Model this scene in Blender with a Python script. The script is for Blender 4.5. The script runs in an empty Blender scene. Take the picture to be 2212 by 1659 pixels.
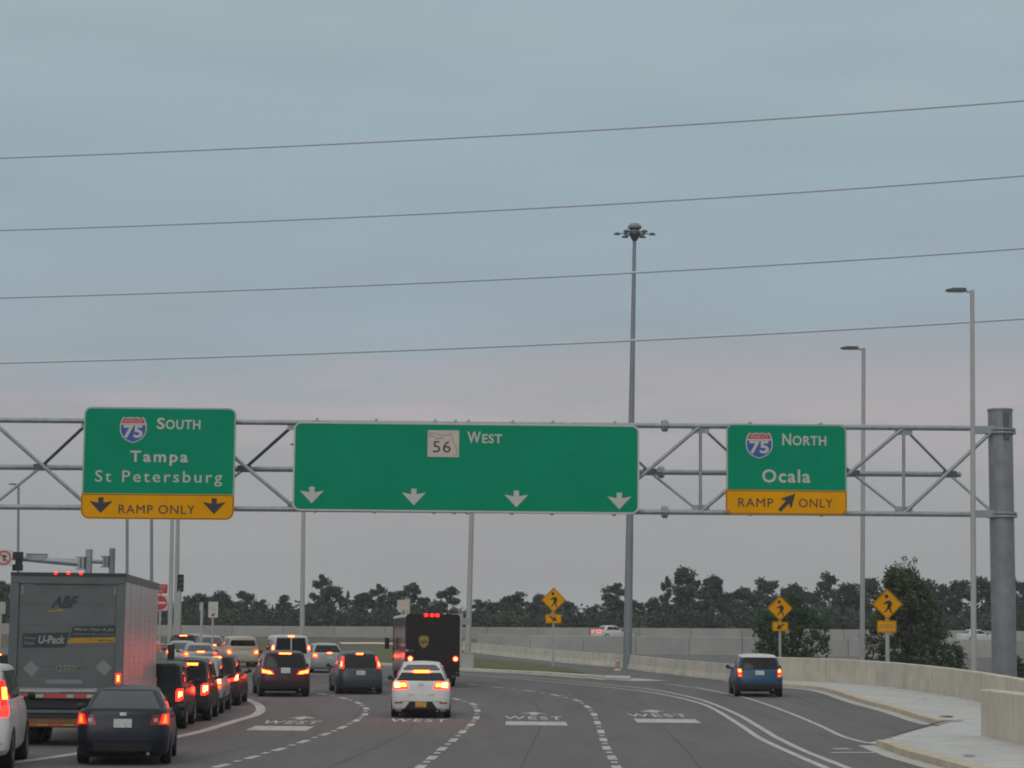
import bpy, bmesh, math, random
from mathutils import Vector, Matrix
from math import sin, cos, pi, radians, atan2, sqrt, hypot
random.seed(7)
SC = bpy.context.scene
COL = SC.collection

# ------------------------------------------------------------------ camera
F = 4700.0; CX, CY = 1106.0, 829.5
PITCH = math.atan((1385 - CY) / F); ROLL = radians(0.55)
CAM = Vector((0, 0, 2.45))
FW = Vector((0, cos(PITCH), sin(PITCH)))
R0 = Vector((1, 0, 0)); U0 = Vector((0, -sin(PITCH), cos(PITCH)))
RT = R0 * cos(ROLL) + U0 * sin(ROLL); UP = U0 * cos(ROLL) - R0 * sin(ROLL)
cd = bpy.data.cameras.new('camera'); cam = bpy.data.objects.new('camera', cd); COL.objects.link(cam)
cam.matrix_world = Matrix(((RT.x, UP.x, -FW.x, CAM.x), (RT.y, UP.y, -FW.y, CAM.y), (RT.z, UP.z, -FW.z, CAM.z), (0, 0, 0, 1)))
cd.sensor_width = 36; cd.lens = 36 * F / 2212; cd.clip_start = .5; cd.clip_end = 9000
SC.camera = cam

# ------------------------------------------------------------------ sky, sun, exposure
W = bpy.data.worlds.new("World"); SC.world = W; W.use_nodes = True
nt = W.node_tree; N = nt.nodes; L = nt.links; N.clear()
out = N.new('ShaderNodeOutputWorld'); bg = N.new('ShaderNodeBackground'); L.new(bg.outputs[0], out.inputs[0])
bg.inputs['Strength'].default_value = 0.1
sky = N.new('ShaderNodeTexSky'); sky.sky_type = 'NISHITA'; sky.sun_disc = False
sky.sun_elevation = radians(35); sky.sun_rotation = radians(195); sky.altitude = 20; sky.air_density = 1.2; sky.dust_density = 3
tc = N.new('ShaderNodeTexCoord'); sep = N.new('ShaderNodeSeparateXYZ'); L.new(tc.outputs['Generated'], sep.inputs[0])
# overcast layer: brightness rises evenly from the horizon to the zenith, faint cloud structure
mp = N.new('ShaderNodeMapping'); mp.inputs['Scale'].default_value = (2.2, 2.2, 13); mp.inputs['Location'].default_value = (3.1, 1.7, .4)
L.new(tc.outputs['Generated'], mp.inputs[0])
nz = N.new('ShaderNodeTexNoise'); nz.inputs['Scale'].default_value = 2.1; nz.inputs['Detail'].default_value = 5; nz.inputs['Roughness'].default_value = .5
L.new(mp.outputs[0], nz.inputs['Vector'])
m1 = N.new('ShaderNodeMath'); m1.operation = 'MULTIPLY_ADD'; L.new(nz.outputs['Fac'], m1.inputs[0]); m1.inputs[1].default_value = .13; m1.inputs[2].default_value = -.065
m2 = N.new('ShaderNodeMath'); m2.operation = 'ADD'; L.new(sep.outputs['Z'], m2.inputs[0]); L.new(m1.outputs[0], m2.inputs[1])
cr = N.new('ShaderNodeValToRGB'); L.new(m2.outputs[0], cr.inputs[0])
e = cr.color_ramp.elements
def lin(c): return tuple((x / 255 / 12.92 if x / 255 <= .04045 else ((x / 255 + .055) / 1.055) ** 2.4) for x in c)
stops = [(0.0, (156, 155, 157)), (.055, (157, 157, 159)), (.098, (156, 159, 164)), (.125, (150, 161, 169)), (.17, (148, 165, 175)),
         (.24, (151, 169, 177)), (.30, (158, 173, 179)), (.6, (196, 200, 200)), (1.0, (224, 224, 220))]
e[0].position = 0; e[1].position = 1
for p, c in stops[1:-1]: e.new(p)
for el, (p, c) in zip(sorted(e, key=lambda q: q.position), stops):
    el.position = p; el.color = (*lin(c), 1)
mul = N.new('ShaderNodeVectorMath'); mul.operation = 'SCALE'; L.new(cr.outputs[0], mul.inputs[0]); mul.inputs['Scale'].default_value = 10.6
# second, pink-grey drift of cloud low in the sky
mpb = N.new('ShaderNodeMapping'); mpb.inputs['Scale'].default_value = (3, 3, 22); mpb.inputs['Location'].default_value = (7.3, 2.2, 1.1); L.new(tc.outputs['Generated'], mpb.inputs[0])
nzb = N.new('ShaderNodeTexNoise'); nzb.inputs['Scale'].default_value = 1.6; nzb.inputs['Detail'].default_value = 6; nzb.inputs['Roughness'].default_value = .55; L.new(mpb.outputs[0], nzb.inputs['Vector'])
def mrange(src, a_, b_, c_, d_):
    r_ = N.new('ShaderNodeMapRange'); r_.interpolation_type = 'SMOOTHSTEP'; L.new(src, r_.inputs['Value'])
    for k_, v_ in zip(('From Min', 'From Max', 'To Min', 'To Max'), (a_, b_, c_, d_)): r_.inputs[k_].default_value = v_
    return r_.outputs[0]
def mmul(p_, q_):
    r_ = N.new('ShaderNodeMath'); r_.operation = 'MULTIPLY'; L.new(p_, r_.inputs[0]); L.new(q_, r_.inputs[1]); return r_.outputs[0]
fpk = mmul(mmul(mrange(sep.outputs['Z'], .06, .10, 0, 1), mrange(sep.outputs['Z'], .10, .155, 1, 0)), mrange(nzb.outputs['Fac'], .40, .60, .1, .9))
mxp = N.new('ShaderNodeMix'); mxp.data_type = 'RGBA'; L.new(fpk, mxp.inputs['Factor']); L.new(mul.outputs[0], mxp.inputs['A']); mxp.inputs['B'].default_value = (*[x * 10.6 for x in lin((173, 166, 169))], 1)
# soft broad brighter and darker patches over the whole overcast
nzc = N.new('ShaderNodeTexNoise'); nzc.inputs['Scale'].default_value = 2.6; nzc.inputs['Detail'].default_value = 4; L.new(mp.outputs[0], nzc.inputs['Vector'])
gsc = N.new('ShaderNodeVectorMath'); gsc.operation = 'SCALE'; L.new(mxp.outputs['Result'], gsc.inputs[0]); L.new(mrange(nzc.outputs['Fac'], .3, .7, .97, 1.035), gsc.inputs['Scale'])
mx = N.new('ShaderNodeMix'); mx.data_type = 'RGBA'; mx.inputs['Factor'].default_value = .04
L.new(gsc.outputs[0], mx.inputs['A']); L.new(sky.outputs[0], mx.inputs['B']); L.new(mx.outputs['Result'], bg.inputs['Color'])
sd = bpy.data.lights.new('sun', 'SUN'); sun = bpy.data.objects.new('sun', sd); COL.objects.link(sun)
sd.energy = 0.6; sd.angle = radians(40); sd.color = (1, .96, .9)
az = radians(195); el_ = radians(35)
sdir = Vector((sin(az) * cos(el_), cos(az) * cos(el_), sin(el_)))
sun.rotation_euler = sdir.to_track_quat('Z', 'Y').to_euler(); sun.location = (0, -20, 60)
vs = SC.view_settings; SC.display_settings.display_device = 'sRGB'
vs.view_transform = 'Standard'; vs.look = 'None'; vs.gamma = 1; vs.use_curve_mapping = False; vs.exposure = 0
SC.render.engine = 'CYCLES'; SC.cycles.use_denoising = True; SC.cycles.max_bounces = 6
try: SC.cycles.filter_width = 1.9; SC.cycles.pixel_filter_type = 'BLACKMAN_HARRIS'
except Exception: pass

# ------------------------------------------------------------------ ground height and picking points on it
BR = [-50, 58] + [58 + 4 * i for i in range(1, 61)] + [600, 3000]
KN = [(-60, 0), (58, 0), (66, .08), (74, .2), (84, .36), (100, .6), (125, .84), (190, 1.46), (198, 1.62), (214, 2.6), (300, 2.7), (3000, 2.7)]
def gz0(y):
    if y <= KN[0][0]: return 0
    for (a, za), (b, zb) in zip(KN, KN[1:]):
        if y <= b: return za + (zb - za) * (y - a) / (b - a)
    return KN[-1][1]
def gz(y):     # piecewise linear on BR so that every sheet cut at BR follows it exactly
    if y <= 58: return 0.0
    if y < 298:
        k = int((y - 58) // 4); a = 58 + 4 * k
        return gz0(a) + (gz0(a + 4) - gz0(a)) * (y - a) / 4
    return gz0(y)
def ray(vx, vy): return FW * F + RT * (vx - CX) + UP * (CY - vy)
def at(vx, vy, Y):
    d = ray(vx, vy); return CAM + d * (Y / d.y)
def sc_at(p): return F / (Vector(p) - CAM).dot(FW)
def ground(vx, vy):
    d = ray(vx, vy); lo, hi = 3.0, 400.0
    f = lambda Y: CAM.z + d.z * Y / d.y - gz(Y)
    if f(hi) > 0: hi = 400
    Y = lo
    while Y < hi and f(Y) > 0: Y += 1.0
    lo, hi = Y - 1, Y
    for _ in range(25):
        m = (lo + hi) / 2
        if f(m) > 0: lo = m
        else: hi = m
    p = at(vx, vy, lo); p.z = gz(p.y); return p
def gx(vx, Y):   # ground point at depth Y that stands under picture column vx
    z = gz(Y); u = (vx - CX) / F
    a = Vector((0, Y, z - CAM.z))
    X = (u * a.dot(FW) - a.dot(RT)) / (RT.x - u * FW.x)
    return Vector((X, Y, z))

# ------------------------------------------------------------------ materials
def mat(name, col, rough=.6, metal=0, var=.0, vscale=2., bump=0, bscale=30., emis=None, estr=0, spec=.5, coat=0, stretch=None, col2=None, detail=4, trans=0, coord='Object'):
    m = bpy.data.materials.new(name); m.use_nodes = True; t = m.node_tree; b = t.nodes['Principled BSDF']
    b.inputs['Base Color'].default_value = (*col, 1); b.inputs['Roughness'].default_value = rough; b.inputs['Metallic'].default_value = metal
    b.inputs['Specular IOR Level'].default_value = spec
    if coat: b.inputs['Coat Weight'].default_value = coat; b.inputs['Coat Roughness'].default_value = .06
    if trans: b.inputs['Transmission Weight'].default_value = trans
    if emis: b.inputs['Emission Color'].default_value = (*emis, 1); b.inputs['Emission Strength'].default_value = estr
    if var or bump:
        c = t.nodes.new('ShaderNodeTexCoord'); mpn = t.nodes.new('ShaderNodeMapping')
        t.links.new(c.outputs[coord], mpn.inputs[0])
        if stretch: mpn.inputs['Scale'].default_value = stretch
    if var:
        n = t.nodes.new('ShaderNodeTexNoise'); n.inputs['Scale'].default_value = vscale; n.inputs['Detail'].default_value = detail; n.inputs['Roughness'].default_value = .6
        t.links.new(mpn.outputs[0], n.inputs['Vector'])
        r = t.nodes.new('ShaderNodeValToRGB'); t.links.new(n.outputs['Fac'], r.inputs[0])
        c2 = col2 or tuple(min(1, x * (1 + var)) for x in col); c1 = tuple(x * (1 - var) for x in col)
        r.color_ramp.elements[0].position = .32; r.color_ramp.elements[0].color = (*c1, 1)
        r.color_ramp.elements[1].position = .68; r.color_ramp.elements[1].color = (*c2, 1)
        t.links.new(r.outputs[0], b.inputs['Base Color'])
    if bump:
        n2 = t.nodes.new('ShaderNodeTexNoise'); n2.inputs['Scale'].default_value = bscale; n2.inputs['Detail'].default_value = 4
        t.links.new(mpn.outputs[0], n2.inputs['Vector'])
        bp = t.nodes.new('ShaderNodeBump'); bp.inputs['Strength'].default_value = bump; bp.inputs['Distance'].default_value = .02
        t.links.new(n2.outputs['Fac'], bp.inputs['Height']); t.links.new(bp.outputs[0], b.inputs['Normal'])
    return m
M = {}
def mix_noise(m, col, scale, lo, hi, stretch=None, fac=1.0):
    """adds one more wear layer over whatever feeds the base colour"""
    t = m.node_tree; b = t.nodes['Principled BSDF']; s = b.inputs['Base Color']
    c = t.nodes.new('ShaderNodeTexCoord'); mp_ = t.nodes.new('ShaderNodeMapping'); t.links.new(c.outputs['Object'], mp_.inputs[0])
    if stretch: mp_.inputs['Scale'].default_value = stretch
    n = t.nodes.new('ShaderNodeTexNoise'); n.inputs['Scale'].default_value = scale; n.inputs['Detail'].default_value = 6; n.inputs['Roughness'].default_value = .65
    t.links.new(mp_.outputs[0], n.inputs['Vector'])
    mr = t.nodes.new('ShaderNodeMapRange'); mr.inputs['From Min'].default_value = lo; mr.inputs['From Max'].default_value = hi; mr.inputs['To Max'].default_value = fac
    t.links.new(n.outputs['Fac'], mr.inputs['Value'])
    x = t.nodes.new('ShaderNodeMix'); x.data_type = 'RGBA'; x.clamp_factor = True
    t.links.new(mr.outputs[0], x.inputs['Factor'])
    if s.is_linked: t.links.new(s.links[0].from_socket, x.inputs['A'])
    else: x.inputs['A'].default_value = s.default_value
    x.inputs['B'].default_value = (*col, 1)
    t.links.new(x.outputs['Result'], s)
M['asphalt'] = mat('asphalt', (.120, .113, .113), .9, var=.13, vscale=.35, bump=.5, bscale=60, stretch=(1.6, .25, 1))
mix_noise(M['asphalt'], (.15, .143, .14), 45, .5, .8, fac=.8)
mix_noise(M['asphalt'], (.062, .057, .057), .9, .48, .68, stretch=(1, .07, 1), fac=.8)
mix_noise(M['asphalt'], (.165, .155, .15), .7, .5, .7, stretch=(1.3, .09, 1), fac=.7)
mix_noise(M['asphalt'], (.05, .047, .047), 2.2, .66, .74, stretch=(1, .5, 1), fac=.6)
M['paint_white'] = mat('road_paint', (.47, .47, .46), .7, var=.22, vscale=6)
mix_noise(M['paint_white'], (.14, .135, .13), 7, .5, .66, fac=.8)
M['concrete'] = mat('pale_concrete', (.55, .51, .43), .85, var=.14, vscale=.8, bump=.3)
mix_noise(M['concrete'], (.30, .28, .25), 1.6, .5, .8, stretch=(3, 3, .35), fac=.8)
M['concrete2'] = mat('pale_concrete_warm', (.57, .52, .425), .85, var=.14, vscale=.8, bump=.3)
mix_noise(M['concrete2'], (.34, .31, .27), 1.6, .5, .8, stretch=(3, 3, .35), fac=.75)
M['concrete_grey'] = mat('grey_wall_concrete', (.36, .355, .34), .9, var=.12, vscale=.3)
mix_noise(M['concrete_grey'], (.28, .275, .265), .8, .5, .75, stretch=(1, 1, .4), fac=.6)
M['concrete_grey2'] = mat('grey_wall_concrete_dark', (.33, .325, .31), .9, var=.12, vscale=.3)
M['sidewalk'] = mat('sidewalk_concrete', (.46, .46, .45), .85, var=.12, vscale=1.2, bump=.3)
mix_noise(M['sidewalk'], (.36, .35, .33), 2.5, .55, .8, fac=.5)
M['kerb'] = mat('kerb_concrete', (.50, .43, .33), .85, var=.15, vscale=2)
mix_noise(M['kerb'], (.25, .22, .19), 5, .58, .75, fac=.6)
M['gutter'] = mat('gutter_concrete', (.42, .41, .38), .85, var=.15, vscale=2)
M['grass'] = mat('grass', (.075, .095, .028), .95, var=.35, vscale=.9, bump=.8, bscale=12, col2=(.13, .115, .05))
M['grass_dry'] = mat('dry_grass', (.095, .08, .045), .95, var=.3, vscale=.6, bump=.8, bscale=12, col2=(.12, .10, .06))
M['galv'] = mat('galvanised_steel', (.30, .335, .36), .5, .35, var=.16, vscale=3, stretch=(1, 1, .5))
M['galv_dark'] = mat('dark_steel', (.10, .115, .14), .5, .4, var=.1, vscale=3)
M['column'] = mat('galvanised_column', (.24, .25, .265), .5, .3, var=.16, vscale=1.5)
mix_noise(M['column'], (.12, .13, .15), 1.2, .58, .75, stretch=(1, 1, .4), fac=.7)
M['pole'] = mat('pale_pole', (.42, .42, .41), .55, .2, var=.08, vscale=1)
M['pole_grey'] = mat('grey_pole', (.24, .26, .275), .5, .3, var=.12, vscale=1)
M['lamp_dark'] = mat('lamp_housing', (.10, .115, .12), .5, .3)
M['wire'] = mat('aluminium_wire', (.58, .65, .70), .7, 0, spec=.1)
M['green'] = mat('green_sheeting', (.0, .27, .145), .7, var=.07, vscale=.5, spec=.0)
M['yellow'] = mat('yellow_sheeting', (.80, .35, .0), .7, var=.06, vscale=.7, spec=.0)
M['white_s'] = mat('white_sheeting', (.55, .52, .48), .5, var=.06, vscale=3)
M['black_s'] = mat('black_sheeting', (.025, .025, .03), .5)
M['blue_s'] = mat('blue_sheeting', (.025, .085, .35), .5, var=.05, vscale=3)
M['red_s'] = mat('red_sheeting', (.50, .03, .05), .5)
M['beige_s'] = mat('beige_sheeting', (.56, .49, .43), .5, var=.06, vscale=3)
M['line_s'] = mat('brown_line', (.24, .17, .14), .5)
M['alu_back'] = mat('sign_back', (.42, .40, .34), .5, .2)
M['black'] = mat('black_plastic', (.014, .014, .015), .55)
M['sig_black'] = mat('signal_black', (.02, .023, .03), .6)
M['orange_post'] = mat('faded_orange_plastic', (.45, .26, .20), .6)

# ------------------------------------------------------------------ object helpers
def link(name, me, parent=None, loc=None):
    o = bpy.data.objects.new(name, me); COL.objects.link(o)
    if parent is not None: o.parent = parent
    if loc is not None: o.location = loc
    return o
def tag(o, label=None, cat=None, group=None, kind=None):
    if label: o['label'] = label
    if cat: o['category'] = cat
    if group: o['group'] = group
    if kind: o['kind'] = kind
    return o
def empty(name, loc=(0, 0, 0), rz=0, label=None, cat=None, group=None):
    o = bpy.data.objects.new(name, None); COL.objects.link(o); o.location = loc; o.rotation_euler = (0, 0, rz); o.empty_display_size = .3
    return tag(o, label, cat, group)
class MB:
    def __init__(s): s.v = []; s.f = []; s.mi = []
    def add(s, vs, fs, mi=0):
        b = len(s.v); s.v += [tuple(p) for p in vs]; s.f += [tuple(b + i for i in f) for f in fs]; s.mi += [mi] * len(fs); return s
    def box(s, x0, x1, y0, y1, z0, z1, mi=0):
        return s.add([(x0, y0, z0), (x1, y0, z0), (x1, y1, z0), (x0, y1, z0), (x0, y0, z1), (x1, y0, z1), (x1, y1, z1), (x0, y1, z1)],
                     [(0, 3, 2, 1), (4, 5, 6, 7), (0, 1, 5, 4), (1, 2, 6, 5), (2, 3, 7, 6), (3, 0, 4, 7)], mi)
    def tube(s, p0, p1, r0, r1=None, n=12, mi=0, caps=True):
        p0, p1 = Vector(p0), Vector(p1); r1 = r0 if r1 is None else r1
        d = (p1 - p0).normalized(); a = Vector((0, 0, 1)) if abs(d.z) < .9 else Vector((1, 0, 0))
        u = d.cross(a).normalized(); w = d.cross(u)
        vs = []
        for p, r in ((p0, r0), (p1, r1)):
            for i in range(n):
                t = 2 * pi * i / n; vs.append(p + u * cos(t) * r + w * sin(t) * r)
        fs = [(i, (i + 1) % n, n + (i + 1) % n, n + i) for i in range(n)]
        fs = [tuple(reversed(f)) for f in fs]
        if caps: fs += [tuple(range(n)), tuple(reversed(range(n, 2 * n)))]
        return s.add(vs, fs, mi)
    def path(s, pts, radii, n=10, mi=0):
        pts = [Vector(p) for p in pts]; vs = []
        for k, p in enumerate(pts):
            d = (pts[min(k + 1, len(pts) - 1)] - pts[max(k - 1, 0)]).normalized()
            a = Vector((0, 0, 1)) if abs(d.z) < .9 else Vector((1, 0, 0)); u = d.cross(a).normalized(); w = d.cross(u)
            r = radii[k] if hasattr(radii, '__len__') else radii
            for i in range(n):
                t = 2 * pi * i / n; vs.append(p + u * cos(t) * r + w * sin(t) * r)
        fs = []
        for k in range(len(pts) - 1):
            for i in range(n): fs.append((k * n + i, (k + 1) * n + i, (k + 1) * n + (i + 1) % n, k * n + (i + 1) % n))
        fs += [tuple(range(n)), tuple(reversed(range((len(pts) - 1) * n, len(pts) * n)))]
        return s.add(vs, fs, mi)
    def prism(s, pts, y0, y1, mi=0):      # pts: (x, z) outline facing -Y, extruded y0 (front) .. y1 (back)
        n = len(pts)
        vs = [(x, y0, z) for x, z in pts] + [(x, y1, z) for x, z in pts]
        ar = sum(pts[i][0] * pts[(i + 1) % n][1] - pts[(i + 1) % n][0] * pts[i][1] for i in range(n))
        f = tuple(range(n)); g = tuple(range(2 * n - 1, n - 1, -1))
        sd_ = [(i, n + i, n + (i + 1) % n, (i + 1) % n) for i in range(n)]
        if ar < 0: f = tuple(reversed(f)); g = tuple(reversed(g)); sd_ = [tuple(reversed(q)) for q in sd_]
        return s.add(vs, [f, g] + sd_, mi)
    def ringprism(s, a, b, y0, y1, mi=0):  # a outer, b inner outline with equal counts
        n = len(a)
        vs = [(x, y0, z) for x, z in a] + [(x, y0, z) for x, z in b] + [(x, y1, z) for x, z in a]
        fs = [(i, (i + 1) % n, n + (i + 1) % n, n + i) for i in range(n)] + [(i, 2 * n + i, 2 * n + (i + 1) % n, (i + 1) % n) for i in range(n)]
        return s.add(vs, fs, mi)
    def lathe(s, prof, axis='z', n=24, mi=0, c=(0, 0, 0)):
        vs = []
        for r, h in prof:
            for i in range(n):
                t = 2 * pi * i / n; a, b = r * cos(t), r * sin(t)
                vs.append({'z': (c[0] + a, c[1] + b, c[2] + h), 'x': (c[0] + h, c[1] + a, c[2] + b)}[axis])
        fs = [(k * n + i, k * n + (i + 1) % n, (k + 1) * n + (i + 1) % n, (k + 1) * n + i) for k in range(len(prof) - 1) for i in range(n)]
        return s.add(vs, fs, mi)
    def mesh(s, name, mats, smooth=False, fix=False):
        me = bpy.data.meshes.new(name); me.from_pydata(s.v, [], s.f)
        mats = mats if isinstance(mats, (list, tuple)) else [mats]
        for m_ in mats: me.materials.append(m_)
        if len(mats) > 1: me.polygons.foreach_set('material_index', s.mi)
        if smooth: me.polygons.foreach_set('use_smooth', [True] * len(me.polygons))
        if fix:
            bm = bmesh.new(); bm.from_mesh(me); bmesh.ops.recalc_face_normals(bm, faces=bm.faces); bm.to_mesh(me); bm.free()
        me.update()
        if smooth:
            try: me.set_sharp_from_angle(angle=radians(38))
            except Exception: pass
        return me
    def build(s, name, mats, parent=None, smooth=False, fix=False, loc=None):
        return link(name, s.mesh(name, mats, smooth, fix), parent, loc)

def cut_at_breaks(bm):
    ys = [v.co.y for v in bm.verts]; lo, hi = min(ys), max(ys)
    for b in BR:
        if lo < b < hi:
            bmesh.ops.bisect_plane(bm, geom=bm.verts[:] + bm.edges[:] + bm.faces[:], plane_co=(0, b, 0), plane_no=(0, 1, 0), dist=1e-5)
def sheet(name, pts, lift, material, parent=None, skirt=0, skirt_mat=None):
    """pts: world (x, y) outline; a sheet that follows the ground, lifted; skirt = side faces down that far"""
    bm = bmesh.new(); vs = [bm.verts.new((p[0], p[1], 0)) for p in pts]; bm.faces.new(vs)
    cut_at_breaks(bm); bmesh.ops.triangulate(bm, faces=[f for f in bm.faces if len(f.verts) > 4])
    bmesh.ops.recalc_face_normals(bm, faces=bm.faces)
    if sum(f.normal.z for f in bm.faces) < 0: bmesh.ops.reverse_faces(bm, faces=bm.faces)
    for v in bm.verts: v.co.z = gz(v.co.y) + lift
    if skirt:
        for e_ in [e_ for e_ in bm.edges if len(e_.link_faces) == 1]:
            a, b = e_.verts; c, d = bm.verts.new(a.co - Vector((0, 0, skirt))), bm.verts.new(b.co - Vector((0, 0, skirt)))
            f = bm.faces.new((a, b, d, c)); f.material_index = 1 if skirt_mat else 0
        bmesh.ops.recalc_face_normals(bm, faces=bm.faces)
        top = [f for f in bm.faces if abs(f.normal.z) > .7]
        if sum(f.normal.z for f in top) < 0: bmesh.ops.reverse_faces(bm, faces=bm.faces)
    me = bpy.data.meshes.new(name); bm.to_mesh(me); bm.free(); me.materials.append(material)
    if skirt_mat: me.materials.append(skirt_mat)
    return link(name, me, parent)
def struct(o): o['kind'] = 'structure'; return o
def G2(pts): return [tuple(ground(x, y)[:2]) for x, y in pts]
def smooth_line(pts, step=1.0):
    """Catmull-Rom through world points (x, y), resampled at an even step"""
    P = [Vector((p[0], p[1])) for p in pts]; P = [P[0] * 2 - P[1]] + P + [P[-1] * 2 - P[-2]]; o = []
    for i in range(1, len(P) - 2):
        a, b, c, d = P[i - 1:i + 3]; n = max(2, int((c - b).length / .25))
        for k in range(n):
            t = k / n; o.append(.5 * ((2 * b) + (c - a) * t + (2 * a - 5 * b + 4 * c - d) * t * t + (3 * b - a - 3 * c + d) * t ** 3))
    o.append(P[-2]); r = [o[0]]; acc = 0
    for a, b in zip(o, o[1:]):
        acc += (b - a).length
        if acc >= step: r.append(b); acc = 0
    if (r[-1] - o[-1]).length > .05: r.append(o[-1])
    return r
def offset_line(pts, d):
    o = []
    for i, p in enumerate(pts):
        t = (pts[min(i + 1, len(pts) - 1)] - pts[max(i - 1, 0)]).normalized(); o.append(p + Vector((t.y, -t.x)) * d)
    return o
def ribbon(name, pts, width, lift, material, parent=None, taper=0):
    L_ = offset_line(pts, -width / 2); R_ = offset_line(pts, width / 2)
    bm = bmesh.new(); n = len(pts)
    lv = [bm.verts.new((*p, 0)) for p in L_]; rv = [bm.verts.new((*p, 0)) for p in R_]
    for i in range(n - 1): bm.faces.new((lv[i], rv[i], rv[i + 1], lv[i + 1]))
    cut_at_breaks(bm)
    for v in bm.verts: v.co.z = gz(v.co.y) + lift
    bmesh.ops.recalc_face_normals(bm, faces=bm.faces)
    if sum(f.normal.z for f in bm.faces) < 0: bmesh.ops.reverse_faces(bm, faces=bm.faces)
    me = bpy.data.meshes.new(name); bm.to_mesh(me); bm.free(); me.materials.append(material)
    return link(name, me, parent)

# ------------------------------------------------------------------ text and flat shapes
_tc = {}
def text_pts(s, bold=.0, space=1.0, shear=0.0):
    k = (s, bold, space, shear)
    if k not in _tc:
        c = bpy.data.curves.new('t', 'FONT'); c.body = s; c.size = 1; c.offset = bold; c.space_character = space; c.shear = shear
        c.resolution_u = 3; c.fill_mode = 'FRONT'
        o = bpy.data.objects.new('t', c); COL.objects.link(o); dg = bpy.context.evaluated_depsgraph_get(); dg.update()
        me = o.evaluated_get(dg).to_mesh(); vs = [v.co.copy() for v in me.vertices]; fs = [tuple(p.vertices) for p in me.polygons]
        o.evaluated_get(dg).to_mesh_clear(); bpy.data.objects.remove(o); bpy.data.curves.remove(c)
        _tc[k] = (vs, fs)
    return _tc[k]
def text_mb(mb, s, x0, x1, z0, z1, y, bold=.01, space=1.0, shear=0., mi=0):
    vs, fs = text_pts(s, bold, space, shear)
    a0 = min(v.x for v in vs); a1 = max(v.x for v in vs); b0 = min(v.y for v in vs); b1 = max(v.y for v in vs)
    mb.add([(x0 + (v.x - a0) / (a1 - a0) * (x1 - x0), y, z0 + (v.y - b0) / (b1 - b0) * (z1 - z0)) for v in vs], fs, mi)
    return mb
def rrect(x0, x1, z0, z1, r, n=6, rb=None):
    o = []; rb = r if rb is None else rb
    for cx, cz, a0, rr in ((x1, z0, -90, rb), (x1, z1, 0, r), (x0, z1, 90, r), (x0, z0, 180, rb)):
        sx = -1 if cx == x1 else 1; sz = -1 if cz == z1 else 1
        for k in range(n + 1):
            a = radians(a0 + 90 * k / n); o.append((cx + sx * rr + rr * cos(a), cz + sz * rr + rr * sin(a)))
    return o
# ================================================================== GROUND, ROADS
struct(sheet('terrain', [(-700, -40), (700, -40), (700, 900), (-700, 900)], 0, M['grass_dry']))
struct(sheet('road', [(-95, -30), (60, -30), (60, 188), (-95, 188)], .03, M['asphalt']))
# grass median with its kerb, between the junction and the slip road
med_low = [(560, 1427), (700, 1431), (820, 1436), (900, 1440), (1026, 1449), (1150, 1454.5), (1262, 1461)]
med_top = [(1228, 1449.5), (1130, 1435.5), (1026, 1425), (900, 1407), (800, 1400), (640, 1396), (520, 1396)]
struct(sheet('median_grass', G2(med_low + med_top), .17, M['grass'], skirt=.2))
kl = smooth_line(G2([(560, 1427), (700, 1431.5), (820, 1437), (900, 1441), (1026, 1450), (1150, 1456), (1240, 1462), (1310, 1467.5)]), 1.2)
struct(sheet('median_kerb', [tuple(p) for p in offset_line(kl, .35)] + [tuple(p) for p in reversed(offset_line(kl, -.35))], .15, M['concrete'], skirt=.18))
struct(sheet('gutter', [tuple(p) for p in offset_line(kl, .95)] + [tuple(p) for p in reversed(offset_line(kl, .36))], .036, M['gutter']))
struct(sheet('concrete_apron', G2([(1240, 1463), (1310, 1463.5), (1400, 1468.5), (1440, 1473), (1372, 1473.5), (1300, 1470.5)]), .045, M['gutter']))
struct(sheet('island_nose', G2([(1308, 1466), (1362, 1467), (1360, 1471.5), (1306, 1471)]), .16, M['sidewalk'], skirt=.2))
# far grass bank on the left
struct(sheet('grass_bank', [(-95, 188), (4, 188), (4, 262), (-95, 262)], .05, M['grass_dry']))
struct(ribbon('path', smooth_line(G2([(735, 1391.5), (790, 1391), (850, 1392), (930, 1396)]), 3), 2.5, .09, M['concrete'])) 
# right island: sidewalk behind the two kerbs, and the kerb-cut between them
up_edge = [(1576, 1473), (1640, 1479), (1689, 1485.4), (1759, 1491.7), (1797, 1499.6), (1860, 1520.4), (1923, 1537), (1986.6, 1557.3), (2024.5, 1568)]
lo_edge = [(1893, 1613.5), (1955, 1637.4), (2024.5, 1657), (2110, 1682), (2212, 1710), (2330, 1742)]
wall_base = [(1576, 1470.5), (1692, 1475.9), (1797, 1480.7), (1923, 1491.7), (2049.8, 1510.7), (2135, 1528), (2212, 1547), (2330, 1580)]
U = smooth_line(G2(up_edge), 1.0); Lw = smooth_line(G2(lo_edge), 1.0); WB = smooth_line(G2(wall_base), 1.0)
right_far = [tuple(p) for p in smooth_line(G2([(2440, 1770), (2440, 1610)]), 5)]
struct(sheet('sidewalk', [tuple(p) for p in offset_line(U, -.42)] + [tuple(ground(2050, 1574)[:2]), tuple(ground(1990, 1590)[:2]), tuple(ground(1925, 1607)[:2])] + [tuple(p) for p in offset_line(Lw, -.42)] + right_far
             + [tuple(p) for p in reversed(offset_line(WB, -.3))], .16, M['sidewalk'], skirt=.2))
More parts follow.
